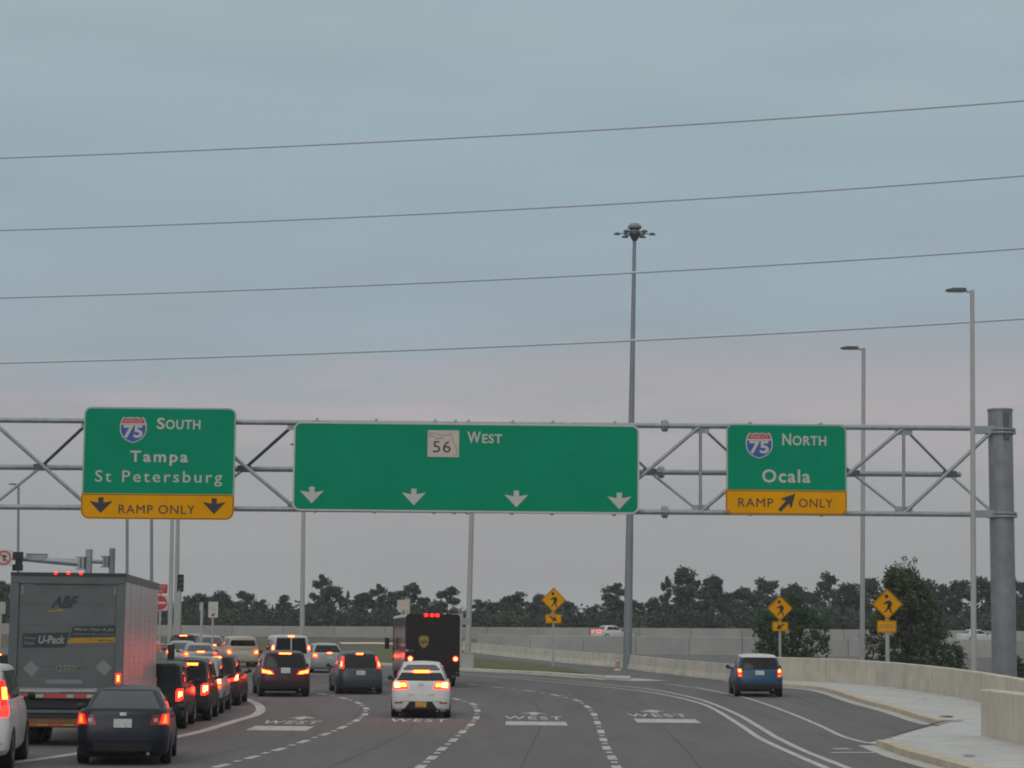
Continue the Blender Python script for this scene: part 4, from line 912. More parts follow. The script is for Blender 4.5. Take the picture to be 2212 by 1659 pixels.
class Shell:
    """closed skin made of rounded outlines stacked in height. Rear at y=-L/2, nose at y=+L/2 (local), width along x."""
    NR, NC, NS = 6, 5, 26
    def __init__(s, keys, zb, ztop, crown=.03):
        s.k = keys; s.zb = zb; s.zt = ztop; s.crown = crown
    def par(s, t):
        ks = s.k
        if t <= ks[0][0]: return ks[0][1:]
        for a, b in zip(ks, ks[1:]):
            if t <= b[0]:
                f = (t - a[0]) / (b[0] - a[0]); return [x + (y - x) * f for x, y in zip(a[1:], b[1:])]
        return ks[-1][1:]
    def half(s, t):
        """right half outline from rear centre to nose centre: list of (x, y)"""
        hw, yr, yf, rr, rf, br, bf, tr_, tf = s.par(t); o = []
        NR, NC, NS = s.NR, s.NC, s.NS
        bow = lambda x: (x / hw) ** 2
        for i in range(NR): x = (hw - rr) * i / NR; o.append((x, yr + br * bow(x)))
        yc = yr + br * bow(hw - rr) + rr
        for i in range(NC): a = pi / 2 * i / NC; o.append((hw - rr + rr * sin(a), yc - rr * cos(a)))
        ycf = yf - bf * bow(hw - rf) - rf
        for i in range(NS + 1): o.append((hw, yc + (ycf - yc) * i / NS))
        for i in range(1, NC + 1): a = pi / 2 * i / NC; o.append((hw - rf + rf * cos(a), ycf + rf * sin(a)))
        for i in range(1, NR + 1): x = (hw - rf) * (1 - i / NR); o.append((x, yf - bf * bow(x)))
        ym = (yr + yf) / 2; hl = (yf - yr) / 2
        r = []
        for x, y in o:
            u = (y - ym) / hl; f = 1 - (tf if u > 0 else tr_) * abs(u) ** 3; r.append((x * f, y))
        return r
    def z(s, y, t): return s.zb + (s.zt(y) - s.zb) * t
    def ring(s, t):
        h = s.half(t); full = h + [(-x, y) for x, y in reversed(h[1:-1])]
        return [(x, y, s.z(y, t)) for x, y in full]
    def mesh(s, ts, mats, low_t=-1):
        mb = MB(); rings = [s.ring(t) for t in ts]; n = len(rings[0])
        top = rings[-1]; ym = sum(p[1] for p in top) / n
        for q in (.93, .72, .45, .2):
            rings.append([(x * q, ym + (y - ym) * (1 - (1 - q) * .55 if True else q), 0) for x, y, z in top])
            rings[-1] = [(x, y, s.zt(y) + s.crown * (1 - q * q)) for x, y, _ in rings[-1]]
        vs = [p for r in rings for p in r]; fs = []; mi = []
        for k in range(len(rings) - 1):
            for i in range(n): fs.append((k * n + i, k * n + (i + 1) % n, (k + 1) * n + (i + 1) % n, (k + 1) * n + i)); mi.append(1 if k < len(ts) and ts[min(k, len(ts) - 1)] < low_t else 0)
        m = len(rings) - 1; h = n // 2      # bridge the innermost loop across
        for i in range(h):
            a, b, c, d = m * n + i, m * n + i + 1, m * n + (n - i - 1) % n, m * n + (n - i) % n
            q = []; [q.append(v) for v in (a, b, c, d) if v not in q]
            if len(q) >= 3: fs.append(tuple(q)); mi.append(0)
        for i in range(h):
            a, b, c, d = i, i + 1, (n - i - 1) % n, (n - i) % n
            q = []; [q.append(v) for v in (d, c, b, a) if v not in q]
            if len(q) >= 3: fs.append(tuple(q)); mi.append(1)
        mb.v = vs; mb.f = fs; mb.mi = mi
        return mb.mesh('body', mats, smooth=True)
    # --- surface point lookups
    def pt_arc(s, a, z, yref=None):
        """point at signed arc length a from the rear centre line, at height z"""
        zt = s.zt(s.par(1)[1] + .02) if yref is None else s.zt(yref); t = (z - s.zb) / (zt - s.zb); t = max(0, min(1, t)); h = s.half(t); d = abs(a); sg = 1 if a >= 0 else -1
        for p, q in zip(h, h[1:]):
            l = hypot(q[0] - p[0], q[1] - p[1])
            if d <= l:
                f = d / l if l else 0; x = p[0] + (q[0] - p[0]) * f; y = p[1] + (q[1] - p[1]) * f; return Vector((x * sg, y, s.z(y, t) if yref is None else z))
            d -= l
        return Vector((h[-1][0] * sg, h[-1][1], z))
    def pt_side(s, y, z, sg):
        t = (z - s.zb) / (s.zt(y) - s.zb); t = max(0, min(1, t)); h = s.half(t)
        for p, q in zip(h[s.NR:], h[s.NR + 1:]):
            if p[1] <= y <= q[1]:
                f = (y - p[1]) / max(1e-6, q[1] - p[1]); return Vector(((p[0] + (q[0] - p[0]) * f) * sg, y, z))
        return Vector((h[s.NR + s.NC][0] * sg, y, z))
def patch(fn, quad, off=.012, n=6, m=4, name='panel', mt=None, parent=None, inset=-.02, label=None):
    """skin piece laid over a shell: quad corners (u, z) in order low-left, low-right, high-right, high-left"""
    (a0, b0), (a1, b1), (a2, b2), (a3, b3) = quad; P = {}; Bk = {}
    def pos(i, j):
        u, v = i / n, j / m
        lo = (a0 + (a1 - a0) * u, b0 + (b1 - b0) * u); hi = (a3 + (a2 - a3) * u, b3 + (b2 - b3) * u)
        return lo[0] + (hi[0] - lo[0]) * v, lo[1] + (hi[1] - lo[1]) * v
    def nrm(a, z):
        e = .015; u = fn(a + e, z) - fn(a - e, z); v = fn(a, z + e) - fn(a, z - e); w = u.cross(v)
        if w.length < 1e-9: w = Vector((0, -1, 0))
        w.normalize(); p = fn(a, z)
        return w
    cpt = fn(*pos(n // 2, m // 2)); flip = None
    mb = MB()
    for layer, o_ in ((0, off), (1, inset)):
        for j in range(m + 1):
            for i in range(n + 1):
                a, z = pos(i, j); w = nrm(a, z)
                if flip is None: pass
                out_ = Vector((cpt.x, cpt.y, 0)) if abs(cpt.x) > .5 and abs(cpt.y) < 1.2 else Vector((cpt.x * .3, cpt.y, 0))
                if w.dot(out_) < 0: w = -w
                mb.v.append(tuple(fn(a, z) + w * o_))
    W_ = n + 1; base = (n + 1) * (m + 1)
    for j in range(m):
        for i in range(n): mb.f.append((j * W_ + i, j * W_ + i + 1, (j + 1) * W_ + i + 1, (j + 1) * W_ + i))
    edge = [(i, 0) for i in range(n + 1)] + [(n, j) for j in range(1, m + 1)] + [(i, m) for i in range(n - 1, -1, -1)] + [(0, j) for j in range(m - 1, 0, -1)]
    idx = [j * W_ + i for i, j in edge]
    for a, b in zip(idx, idx[1:] + idx[:1]): mb.f.append((b, a, base + a, base + b))
    mb.mi = [0] * len(mb.f)
    o = mb.build(name, mt, parent, smooth=True, fix=False)
    if label: o['label'] = label
    return o
_wm = {}
def wheel_mesh(r, w):
    k = (round(r, 3), round(w, 3))
    if k not in _wm:
        t = MB(); t.lathe([(r * .62, -w / 2), (r * .93, -w / 2), (r, -w / 2 + .03), (r, w / 2 - .03), (r * .93, w / 2), (r * .62, w / 2)], 'x', 28)
        q = MB(); q.lathe([(0, w / 2 - .05), (r * .12, w / 2 - .03), (r * .2, w / 2 - .06), (r * .2, w / 2 - .1), (r * .56, w / 2 - .1), (r * .58, w / 2 - .01), (r * .64, w / 2)], 'x', 28)
        for i in range(5):
            a = i * 2 * pi / 5; c, s_ = cos(a), sin(a); pw = .09 * r / .33
            vs = []
            for rr, ww, xx in ((r * .15, pw * .6, w / 2 - .035), (r * .6, pw, w / 2 - .012)):
                for sg in (-1, 1): vs.append((xx, c * rr - s_ * ww * sg, s_ * rr + c * ww * sg))
            q.add(vs, [(0, 1, 3, 2)])
        _wm[k] = (t.mesh('tyre', M['tyre'], smooth=True), q.mesh('rim', M['rim'], smooth=True))
    return _wm[k]
def add_wheels(root, hw, y_r, y_f, r, w, z=0):
    for y in (y_r, y_f):
        for sg in (-1, 1):
            e_ = empty('wheel', (sg * (hw - w / 2), y, r + z)); e_.parent = root; 
            if sg < 0: e_.rotation_euler = (0, 0, pi)
            t, q = wheel_mesh(r, w); link('tyre', t, e_); link('rim', q, e_)
def boolean_arches(o, ys, r, hw):
    mb = MB()
    for y in ys:
        for sg in (-1, 1): mb.tube((sg * (hw + .2), y, r), (sg * (hw - .34), y, r), r * 1.13, r * 1.13, 22, mi=1)
    me = mb.mesh('c', [M['trim'], M['trim']], fix=True); c = link('c', me); md = o.modifiers.new('b', 'BOOLEAN'); md.operation = 'DIFFERENCE'; md.object = c; md.solver = 'EXACT'; md.use_self = False
    c.parent = None; bpy.context.view_layer.update(); dg = bpy.context.evaluated_depsgraph_get(); nm = bpy.data.meshes.new_from_object(o.evaluated_get(dg))
    if len(nm.polygons) > 200: o.data = nm
    o.modifiers.clear(); bpy.data.objects.remove(c)

def car(name, label, cat, vx, Y, yaw, p, L, Wd, H, style, lamps, group=None, z_off=0, wheel=(.33, .21), roof=None, lower=.0, glass='glass', plate='plate', detail=True, win=None):
    """style keys: zdeck(rear deck height), zhood, zbelt, cab=(y rear base, y rear top, y front top, y front base), hr (roof half width share)"""
    g = gx(vx, Y)            # rear centre on the ground
    yaw_r = radians(yaw); root = empty(name, (0, 0, 0), yaw_r, label, cat, group)
    root.location = (g.x - sin(yaw_r) * L / 2, g.y + cos(yaw_r) * L / 2, gz(g.y + cos(yaw_r) * L / 2) + .03 + z_off)
    pitch = (gz(g.y + L * .8) - gz(g.y + L * .2)) / (L * .6); root.rotation_euler = (pitch, 0, yaw_r) if abs(pitch) < .2 else (0, 0, yaw_r)
    hw = Wd / 2; R2 = -L / 2; F2 = L / 2; st = style
    zd, zh, zbelt = st['zdeck'], st['zhood'], st['zbelt']; cb = st['cab']
    yrb, yrt, yft, yfb = R2 + cb[0], R2 + cb[1], F2 - cb[2], F2 - cb[3]
    def zt(y):   # height of the lower body along the car
        pts = [(R2 - .1, zd - .02), (R2 + .1, zd), (yrb, max(zd, zbelt - .02)), (yrb + .25, zbelt), (yfb - .2, zbelt), (yfb, zbelt - .02), (F2 - .35, zh), (F2, zh - .16)]
        if y <= pts[0][0]: return pts[0][1]
        for a, b in zip(pts, pts[1:]):
            if y <= b[0]:
                if b[0] - a[0] < 1e-6: continue
                return a[1] + (b[1] - a[1]) * (y - a[0]) / (b[0] - a[0])
        return pts[-1][1]
    zb = st.get('zb', .19); rt = st.get('rt', .02); sq = st.get('square', 0)
    rr = .16 if sq else .3; hk = .97 if sq else .945
    body = Shell([(0, hw * .90, R2 + .16, F2 - .16, rr, .35, .04, .12, .02, .10), (.08, hw * .965, R2 + .04, F2 - .05, rr, .35, .05, .14, .02, .10), (.3, hw * .99, R2, F2, rr, .35, .05, .16, .03, .12),
                  (.55, hw, R2 + .02, F2, rr, .35, .06, .18, .03, .12), (.8, hw * .985, R2 + .05 + rt, F2 - .04, rr, .35, .07, .20, .04, .14), (.93, hw * .96, R2 + .06 + rt * 1.5, F2 - .12, rr, .35, .07, .22, .05, .16), (1, hw * hk * .985, R2 + .10 + rt * 2, F2 - .25, rr, .35, .07, .25, .06, .18)],
                 zb, zt, .02)
    me = body.mesh([0, .04, .1, .2, .32, .45, .55, .68, .8, .88, .94, 1], [p, M['trim']], low_t=lower)
    bo = link('body', me, root); boolean_arches(bo, (R2 + st['axle'][0], F2 - st['axle'][1]), wheel[0], hw)
    # cabin
    z0 = min(zd, zbelt) - .08; hr = hw * st['hr']; hb = hw * (.955 if sq else .92)
    def zr(y):
        u = (y - (yrt + yft) / 2) / ((yft - yrt) / 2 + .01); return H - .035 - st.get('drop', .05) * max(0, abs(u)) ** 2.2
    cab = Shell([(0, hb, yrb, yfb, .18, .3, .08, .22, .05, .12), (.55, hb + (hr - hb) * .5, yrb + (yrt - yrb) * .52, yfb + (yft - yfb) * .55, .17, .3, .07, .2, .05, .12), (.86, hr * 1.02, yrb + (yrt - yrb) * .84, yfb + (yft - yfb) * .84, .16, .3, .06, .2, .05, .12),
                 (.95, hr * .97, yrb + (yrt - yrb) * .95, yft + .05, .15, .3, .06, .2, .05, .12), (1, hr * .88, yrt, yft - .08, .14, .28, .06, .2, .05, .12)], z0, zr, .035)
    cm = cab.mesh([0, .15, .3, .45, .6, .75, .86, .91, .95, .98, 1], [roof or p, p], low_t=.9 if roof else -1)
    cm.name = 'roof'; link('roof', cm, root)
    G_ = M[glass]; Hc = H - .04
    fa = lambda a, z: cab.pt_arc(a, z, yrt); fb = lambda a, z: body.pt_arc(a, z)
    w = win or (zbelt - .0, Hc - .09, .88, .84)          # rear window z0, z1, half width share low, high
    rw = patch(fa, [(-hb * w[2], w[0]), (hb * w[2], w[0]), (hr * w[3], w[1]), (-hr * w[3], w[1])], .006, 12, 6, 'rear_window', G_, root)
    if st.get('split'):
        patch(fa, [(-.03, w[0] - .02), (.03, w[0] - .02), (.03, w[1] + .02), (-.03, w[1] + .02)], .014, 2, 4, 'door_seam', p, root)
    for sg in (-1, 1):
        fs_ = lambda y, z, sg=sg: cab.pt_side(y, z, sg)
        ylo0, ylo1 = yrb + st.get('cpil', .35), yfb - .42; yhi0, yhi1 = yrt + st.get('cpil', .35) * .6, yft - .22
        cuts = st.get('cuts', (.5,)); cuts = [0] + list(cuts) + [1]
        for a, b in zip(cuts, cuts[1:]):
            g_ = .025
            q = [(ylo0 + (ylo1 - ylo0) * a + g_, zbelt + .03), (ylo0 + (ylo1 - ylo0) * b - g_, zbelt + .03), (yhi0 + (yhi1 - yhi0) * b - g_, Hc - .10), (yhi0 + (yhi1 - yhi0) * a + g_, Hc - .10)]
            patch(fs_, q, .006, 5, 4, 'side_window', M['glass'], root)
        # mirror
        mb = MB(); c = body.pt_side(yfb - .35, zbelt - .05, sg); mb.box(-.03, .03, -.06, .06, -.02, .05); mb.v = [(v[0] * 2 + c.x + sg * .05, v[1] + c.y, v[2] + c.z) for v in mb.v]
        mm = MB(); mm.lathe([(.0, -.07), (.07, -.06), (.09, 0), (.07, .05), (.0, .06)], 'x', 10); mm.v = [(v[0] * 1.25 + c.x + sg * .15, v[1] * .6 + c.y, v[2] * .85 + c.z + .07) for v in mm.v]
        mr = mb.build('mirror', M['trim'], root); mm.build('mirror_housing', M['trim'], mr, smooth=True)
        if detail:
            sd_ = lambda y, z, sg=sg: body.pt_side(y, z, sg)
            for yc in (yrb + .45, (yrb + yfb) / 2 + .15):
                patch(sd_, [(yc, zbelt - .14), (yc + .2, zbelt - .14), (yc + .2, zbelt - .10), (yc, zbelt - .10)], .025, 2, 1, 'door_handle', p, root)
            for yc in ((yrb + yfb) / 2 - .05,):
                patch(sd_, [(yc, zb + .2), (yc + .012, zb + .2), (yc + .012, zbelt - .02), (yc, zbelt - .02)], .004, 1, 5, 'door_seam', M['trim'], root)
    patch(lambda a, z: cab.pt_arc(a, z, yrt) * 1.0, [(0, w[0]), (.001, w[0]), (.001, w[0] + .001), (0, w[0] + .001)], -.05, 1, 1, 'x', p, root) if False else None
    # windscreen
    def ff(a, z):
        t = max(0, min(1, (z - cab.zb) / (zr(yft) - cab.zb))); h = cab.half(t); d = abs(a); q = h[::-1]
        for u, v in zip(q, q[1:]):
            l = hypot(v[0] - u[0], v[1] - u[1])
            if d <= l: k_ = d / l; return Vector(((u[0] + (v[0] - u[0]) * k_) * (1 if a >= 0 else -1), u[1] + (v[1] - u[1]) * k_, z))
            d -= l
        return Vector((0, h[-1][1], z))
    patch(ff, [(-hb * .85, zbelt + .03), (hb * .85, zbelt + .03), (hr * .8, Hc - .09), (-hr * .8, Hc - .09)], .006, 8, 4, 'windscreen', M['glass'], root)
    # tail details
    for kind, quad, mt_, nm in lamps:
        fn = fb if kind == 'b' else fa
        for sg in ((1, -1) if nm.startswith('*') else (1,)):
            q = [(a * sg, z) for a, z in quad]
            if sg < 0: q = [q[1], q[0], q[3], q[2]]
            n_ = nm.strip('*'); off = .014
            par = root
            if n_.startswith('+'):
                n_ = n_[1:]; off = .022; par = [c for c in root.children if c.name.startswith('tail_light')][-1 if sg < 0 else -2] if len([c for c in root.children if c.name.startswith('tail_light')]) > 1 else root
                if par is not root: pass
            patch(fn, q, off, 5, 3, n_, M[mt_], par)
    if plate:
        zp = st.get('zplate', .78); patch(fb, [(-.17, zp - .08), (.17, zp - .08), (.17, zp + .08), (-.17, zp + .08)], .02, 2, 2, 'licence_plate', M[plate], root)
    if detail:
        zs = zd - .03 if st.get('seam', 1) else zb + .3
        patch(fb, [(-hw * .86, .50), (hw * .86, .50), (hw * .86, .512), (-hw * .86, .512)], .004, 10, 1, 'bumper_seam', M['trim'], root)
        mb = MB(); mb.tube((hw * .55, R2 + .02, zb + .04), (hw * .55, R2 + .3, zb + .04), .035, .035, 10); mb.build('exhaust_pipe', M['chrome'], root)
        mb = MB(); mb.box(-hw * .8, hw * .8, R2 + .3, F2 - .3, zb - .04, zb + .06); mb.build('underbody', M['trim'], root)
        patch(fb, [(-.06, zd - .13), (.06, zd - .13), (.06, zd - .07), (-.06, zd - .07)], .02, 2, 1, 'badge', M['chrome'], root)
    for sg in (-1, 1):
        fh = lambda a, z: Vector((0, 0, 0))
        c = body.pt_side(F2 - .42, zh - .22, sg); mb = MB(); mb.lathe([(0, .03), (.09, .02), (.1, -.03), (0, -.05)], 'x', 10, c=(c.x - sg * .02, c.y, c.z)); mb.build('headlight', M['rev'], root, smooth=True)
    add_wheels(root, hw, R2 + st['axle'][0], F2 - st['axle'][1], wheel[0], wheel[1])
    return root, body, cab

SEDAN = dict(zdeck=1.03, zhood=.86, zbelt=.99, cab=(.52, 1.02, 2.05, 1.35), hr=.70, axle=(.95, .85), cpil=.42, cuts=(.48,), zplate=.80, drop=.05)
SUV = dict(zdeck=1.02, zhood=1.02, zbelt=1.07, cab=(.10, .42, 1.75, 1.15), hr=.76, axle=(.88, .88), cpil=.25, cuts=(.3, .65), zplate=.80, drop=.05, zb=.24)
HATCH = dict(zdeck=.98, zhood=.90, zbelt=1.0, cab=(.10, .62, 1.75, 1.10), hr=.74, axle=(.8, .85), cpil=.3, cuts=(.3, .65), zplate=.74, drop=.07)
BOXY = dict(zdeck=1.12, zhood=1.15, zbelt=1.2, cab=(.05, .16, 1.55, 1.2), hr=.86, axle=(.95, .95), cpil=.12, cuts=(.3, .65), zplate=.85, drop=.03, zb=.28, square=1)
BL = lambda z0, z1, w=.2, k='a': (k, [(-w, z0), (w, z0), (w, z1), (-w, z1)], 'hot', 'brake_light')
# 1 navy sedan, nearest
car('sedan', 'dark navy sedan with dim orange tail lights and grey rear glass, nearest car', 'car', 262, 41.8, 6.5, M['p_navy'], 4.5, 1.78, 1.49, {**SEDAN, 'zdeck': 1.07, 'zbelt': 1.01, 'hr': .68},
    [('b', [(.50, .77), (.90, .75), (.96, .99), (.56, .95)], 'lens_off', '*tail_light'), ('b', [(.68, .78), (.93, .77), (.98, .98), (.74, .97)], 'lens_red', '*+lamp'), ('b', [(.74, .80), (.86, .80), (.86, .93), (.80, .96)], 'dim', '*+lamp_core'),
     ('b', [(.58, .82), (.65, .82), (.65, .89), (.58, .89)], 'rev', '*+reversing_lamp'), ('b', [(-.86, .28), (.86, .28), (.86, .44), (-.86, .44)], 'trim', 'bumper_valance')],
    glass='glass_light', wheel=(.31, .21), win=(1.04, 1.385, .84, .82))
# 2 large white SUV at the left edge
car('sport_utility', 'large white sport utility vehicle cut off by the left edge in the foreground', 'car', -104, 39.5, 8.0, M['p_white'], 5.15, 1.98, 1.93, {**BOXY, 'zdeck': 1.2, 'zbelt': 1.25, 'zhood': 1.18, 'cab': (.06, .22, 1.6, 1.15), 'hr': .80, 'cpil': .2},
    [('b', [(.78, .98), (.97, .98), (.98, 1.17), (.80, 1.17)], 'lens_on', '*tail_light'), ('a', [(.80, 1.18), (1.0, 1.18), (.93, 1.62), (.76, 1.62)], 'lens_red', '*tail_light'), ('a', [(.82, 1.28), (.98, 1.28), (.94, 1.5), (.80, 1.5)], 'hot', '*+lamp_core'), BL(1.78, 1.81, .25)], wheel=(.40, .27))
# 3-6 the queue right of the trailer, red lenses enlarged to stand in for glow
car('dark_sport_utility', 'black sport utility vehicle half hidden by the trailer, first in the queue beside it', 'car', 320, 58.2, 3.0, M['p_black'], 4.35, 1.84, 1.80, BOXY,
    [('b', [(.70, .80), (.90, .80), (.90, 1.07), (.70, 1.07)], 'lens_on', '*tail_light'), ('b', [(.76, .88), (.86, .88), (.86, 1.0), (.76, 1.0)], 'hot_white', '*+lamp_core')], 'cars queuing between the trailer and the white line', wheel=(.38, .25), lower=.35)
car('dark_sport_utility', 'dark sport utility vehicle with wide brake light bar, second in queue beside the trailer', 'car', 381, 62.8, 3.0, M['p_black'], 4.35, 1.82, 1.80, BOXY,
    [('b', [(.67, .80), (.90, .80), (.90, 1.08), (.67, 1.08)], 'lens_on', '*tail_light'), ('b', [(.72, .88), (.86, .88), (.86, 1.02), (.72, 1.02)], 'hot_white', '*+lamp_core'), ('a', [(-.05, 1.60), (.55, 1.60), (.55, 1.66), (-.05, 1.66)], 'hot', 'brake_light')], 'cars queuing between the trailer and the white line', wheel=(.38, .25), lower=.35)
car('silver_sport_utility', 'silver sport utility vehicle with a low yellow plate, third in the queue beside the trailer', 'car', 415, 67.4, 3.0, M['p_silver'], 4.5, 1.80, 1.74, SUV,
    [('b', [(.74, .78), (.88, .78), (.89, 1.05), (.76, 1.05)], 'lens_on', '*tail_light'), ('b', [(.76, .92), (.88, .92), (.88, 1.04), (.76, 1.04)], 'hot_white', '*+lamp_core'), ('b', [(.77, .80), (.86, .80), (.86, .88), (.77, .88)], 'dim', '*+turn_lamp'), BL(1.60, 1.64, .25)], 'cars queuing between the trailer and the white line', wheel=(.36, .23), lower=.3, plate='plate_y')
car('maroon_crossover', 'maroon crossover with bright slanted tail lights, last in the queue before the curved white line', 'car', 456, 72.8, 2.5, M['p_maroon'], 4.5, 1.82, 1.70, {**SUV, 'zdeck': 1.0},
    [('b', [(.50, .84), (.90, .84), (.94, 1.04), (.60, .92)], 'lens_on', '*tail_light'), ('b', [(.72, .86), (.88, .86), (.92, 1.02), (.82, 1.0)], 'hot_white', '*+lamp_core'), BL(1.58, 1.63, .26)], 'cars queuing between the trailer and the white line', wheel=(.36, .23), lower=.3)
# 7 black-red crossover
car('dark_crossover', 'dark red crossover with long glowing tail lights in front of the white van', 'car', 616, 80.5, 10.5, M['p_dred'], 4.6, 1.88, 1.68, {**SUV, 'zplate': .98},
    [('b', [(.42, .86), (.88, .86), (.93, 1.02), (.50, .95)], 'lens_on', '*tail_light'), ('b', [(.46, .875), (.84, .875), (.90, .98), (.55, .935)], 'hot', '*+lamp_core'), BL(1.555, 1.60, .22)], wheel=(.37, .24), lower=.25)
# 8 slate wagon
car('grey_hatchback', 'slate grey hatchback wagon with tall window side lamps between the van and the brown truck', 'car', 779, 83.5, 9.5, M['p_grey'], 4.6, 1.76, 1.62, {**HATCH, 'zplate': .82},
    [('a', [(.64, 1.00), (.84, .98), (.75, 1.40), (.64, 1.40)], 'lens_on', '*tail_light'), ('a', [(.70, 1.05), (.79, 1.05), (.75, 1.22), (.70, 1.22)], 'hot', '*+lamp_core'), BL(1.50, 1.54, .13)], wheel=(.32, .21))
# 9 white hatchback sedan
car('white_hatchback', 'white hatchback with wide blazing brake lights directly in front of the brown truck', 'car', 908.5, 66.2, 1.8, M['p_white'], 4.5, 1.80, 1.68, {**HATCH, 'zdeck': 1.12, 'zbelt': 1.10, 'zplate': .42, 'cab': (.14, .95, 1.75, 1.1), 'hr': .66, 'drop': .08},
    [('b', [(.38, .89), (.88, .87), (.92, 1.10), (.44, 1.09)], 'lens_on', '*tail_light'), ('b', [(.62, .92), (.82, .91), (.85, 1.07), (.64, 1.06)], 'hot_white', '*+lamp_core'), ('b', [(.43, .94), (.60, .94), (.62, 1.05), (.46, 1.05)], 'hot', '*+lamp_inner'),
     ('a', [(-.74, 1.12), (.74, 1.12), (.60, 1.34), (-.60, 1.34)], 'glass', 'lower_rear_glass'), BL(1.355, 1.405, .23), ('b', [(-.50, .28), (.50, .28), (.34, .50), (-.34, .50)], 'trim', 'lower_bumper'),
     ('b', [(-.88, .20), (.88, .20), (.86, .29), (-.86, .29)], 'trim', 'bumper_valance'), ('b', [(.55, .46), (.82, .45), (.82, .48), (.55, .49)], 'lens_off', '*reflector'), ('b', [(.22, .70), (.40, .70), (.40, .73), (.22, .73)], 'alu_back', '*badge_text')], wheel=(.33, .22), plate='plate_y', glass='glass_light', win=(1.44, 1.58, .70, .72))
# 10 blue crossover with white roof
car('blue_crossover', 'blue crossover with white roof driving alone beside the parapet on the right', 'car', 1642, 84.5, -1.3, M['p_blue'], 4.3, 1.84, 1.64, {**SUV, 'zplate': .93, 'zdeck': 1.06, 'hr': .77},
    [('b', [(.68, .77), (.86, .77), (.88, 1.06), (.70, 1.06)], 'lens_red', '*tail_light'), ('b', [(.71, .95), (.83, .94), (.84, 1.04), (.74, 1.04)], 'hot', '*+lamp_core'), ('b', [(.71, .79), (.83, .80), (.83, .86), (.71, .84)], 'amber', '*+lamp_lower'),
     ('b', [(.62, .44), (.72, .44), (.72, .52), (.62, .52)], 'lens_off', '*reflector')], wheel=(.34, .23), roof=M['p_white'], lower=.22)
# 11 white van beyond
car('white_van', 'white van with twin rear windows and high brake light just beyond the dark red crossover', 'van', 628, 103, 12.0, M['p_white'], 5.0, 1.98, 1.98, {**BOXY, 'zdeck': 1.05, 'zbelt': 1.12, 'zhood': 1.1, 'split': 1, 'hr': .84},
    [('a', [(.80, 1.22), (.93, 1.22), (.90, 1.52), (.80, 1.52)], 'lens_on', '*tail_light'), ('a', [(.81, 1.30), (.92, 1.30), (.90, 1.46), (.81, 1.46)], 'hot_white', '*+lamp_core'), BL(1.90, 1.945, .14)], wheel=(.37, .24), win=(1.12, 1.84, .80, .80))
# 12.. far cars of the turning queue
LS = [('b', [(.62, .80), (.86, .80), (.88, .98), (.64, .98)], 'lens_on', '*tail_light'), ('b', [(.66, .84), (.82, .84), (.83, .94), (.68, .94)], 'hot', '*+lamp_core')]
GF = 'far cars of the turning queue'
def far_car(vx, Y, yaw, p, st, L_, W_, H_, label, bl, cat='car', name='far_car', lamps=None, **kw):
    car(name, label, cat, vx, Y, yaw, p, L_, W_, H_, st, (lamps or LS) + ([BL(*bl)] if bl else []), GF, detail=False, **kw)
far_car(712, 112, 15, M['p_silver'], SEDAN, 4.7, 1.8, 1.52, 'silver sedan between the white van and the brown truck, partly behind the grey hatchback', (1.0, 1.05, .12, 'b'))
far_car(524, 122, 14, M['p_tan'], {**BOXY, 'hr': .82}, 4.9, 1.85, 1.74, 'cream pickup like vehicle with a dark rear window left of the white van', None, win=(1.2, 1.52, .84, .84))
far_car(462, 140, 18, M['p_silver'], SEDAN, 4.7, 1.82, 1.62, 'champagne sedan turning left below the white rectangular sign', (.98, 1.04, .14, 'b'), glass='glass_light')
far_car(433, 112, 12, M['p_silver'], SEDAN, 4.6, 1.8, 1.46, 'silver sedan roof showing just above the maroon crossover', (.99, 1.05, .18, 'b'), glass='glass_light')
far_car(392, 118, 8, M['p_silver'], SEDAN, 4.6, 1.8, 1.50, 'pale sedan above the roofs of the two black sport utility vehicles', None, glass='glass_light')
far_car(395, 135, 10, M['p_black'], SUV, 4.6, 1.85, 1.72, 'black sport utility vehicle with bright lamps far up the queue beside the trailer front', (1.60, 1.65, .22))
far_car(425, 152, 16, M['p_silver'], SUV, 4.6, 1.85, 1.62, 'silver car farthest up the queue with one bright lamp', (1.0, 1.05, .2, 'b'), glass='glass_light')
far_car(-12, 76, 6, M['p_black'], {**SUV, 'hr': .74}, 4.6, 1.84, 1.62, 'dark car between the large white sport utility vehicle and the trailer', (1.53, 1.57, .12))
car('far_ramp_car', 'white sedan on the elevated far ramp, seen over the grey wall', 'car', 1284, 226, -58, M['p_white'], 4.6, 1.8, 1.50, SEDAN, [('b', [(.40, .80), (.86, .80), (.88, .98), (.46, .98)], 'lens_on', '*tail_light')], 'cars on the far ramp', detail=False, glass='glass_light', z_off=.03)
car('far_ramp_car', 'pale car roof on the far ramp between the right lamp post and the big shrub', 'car', 2072, 232, -70, M['p_white'], 4.6, 1.8, 1.50, SEDAN, [], 'cars on the far ramp', detail=False, glass='glass_light', z_off=.02)

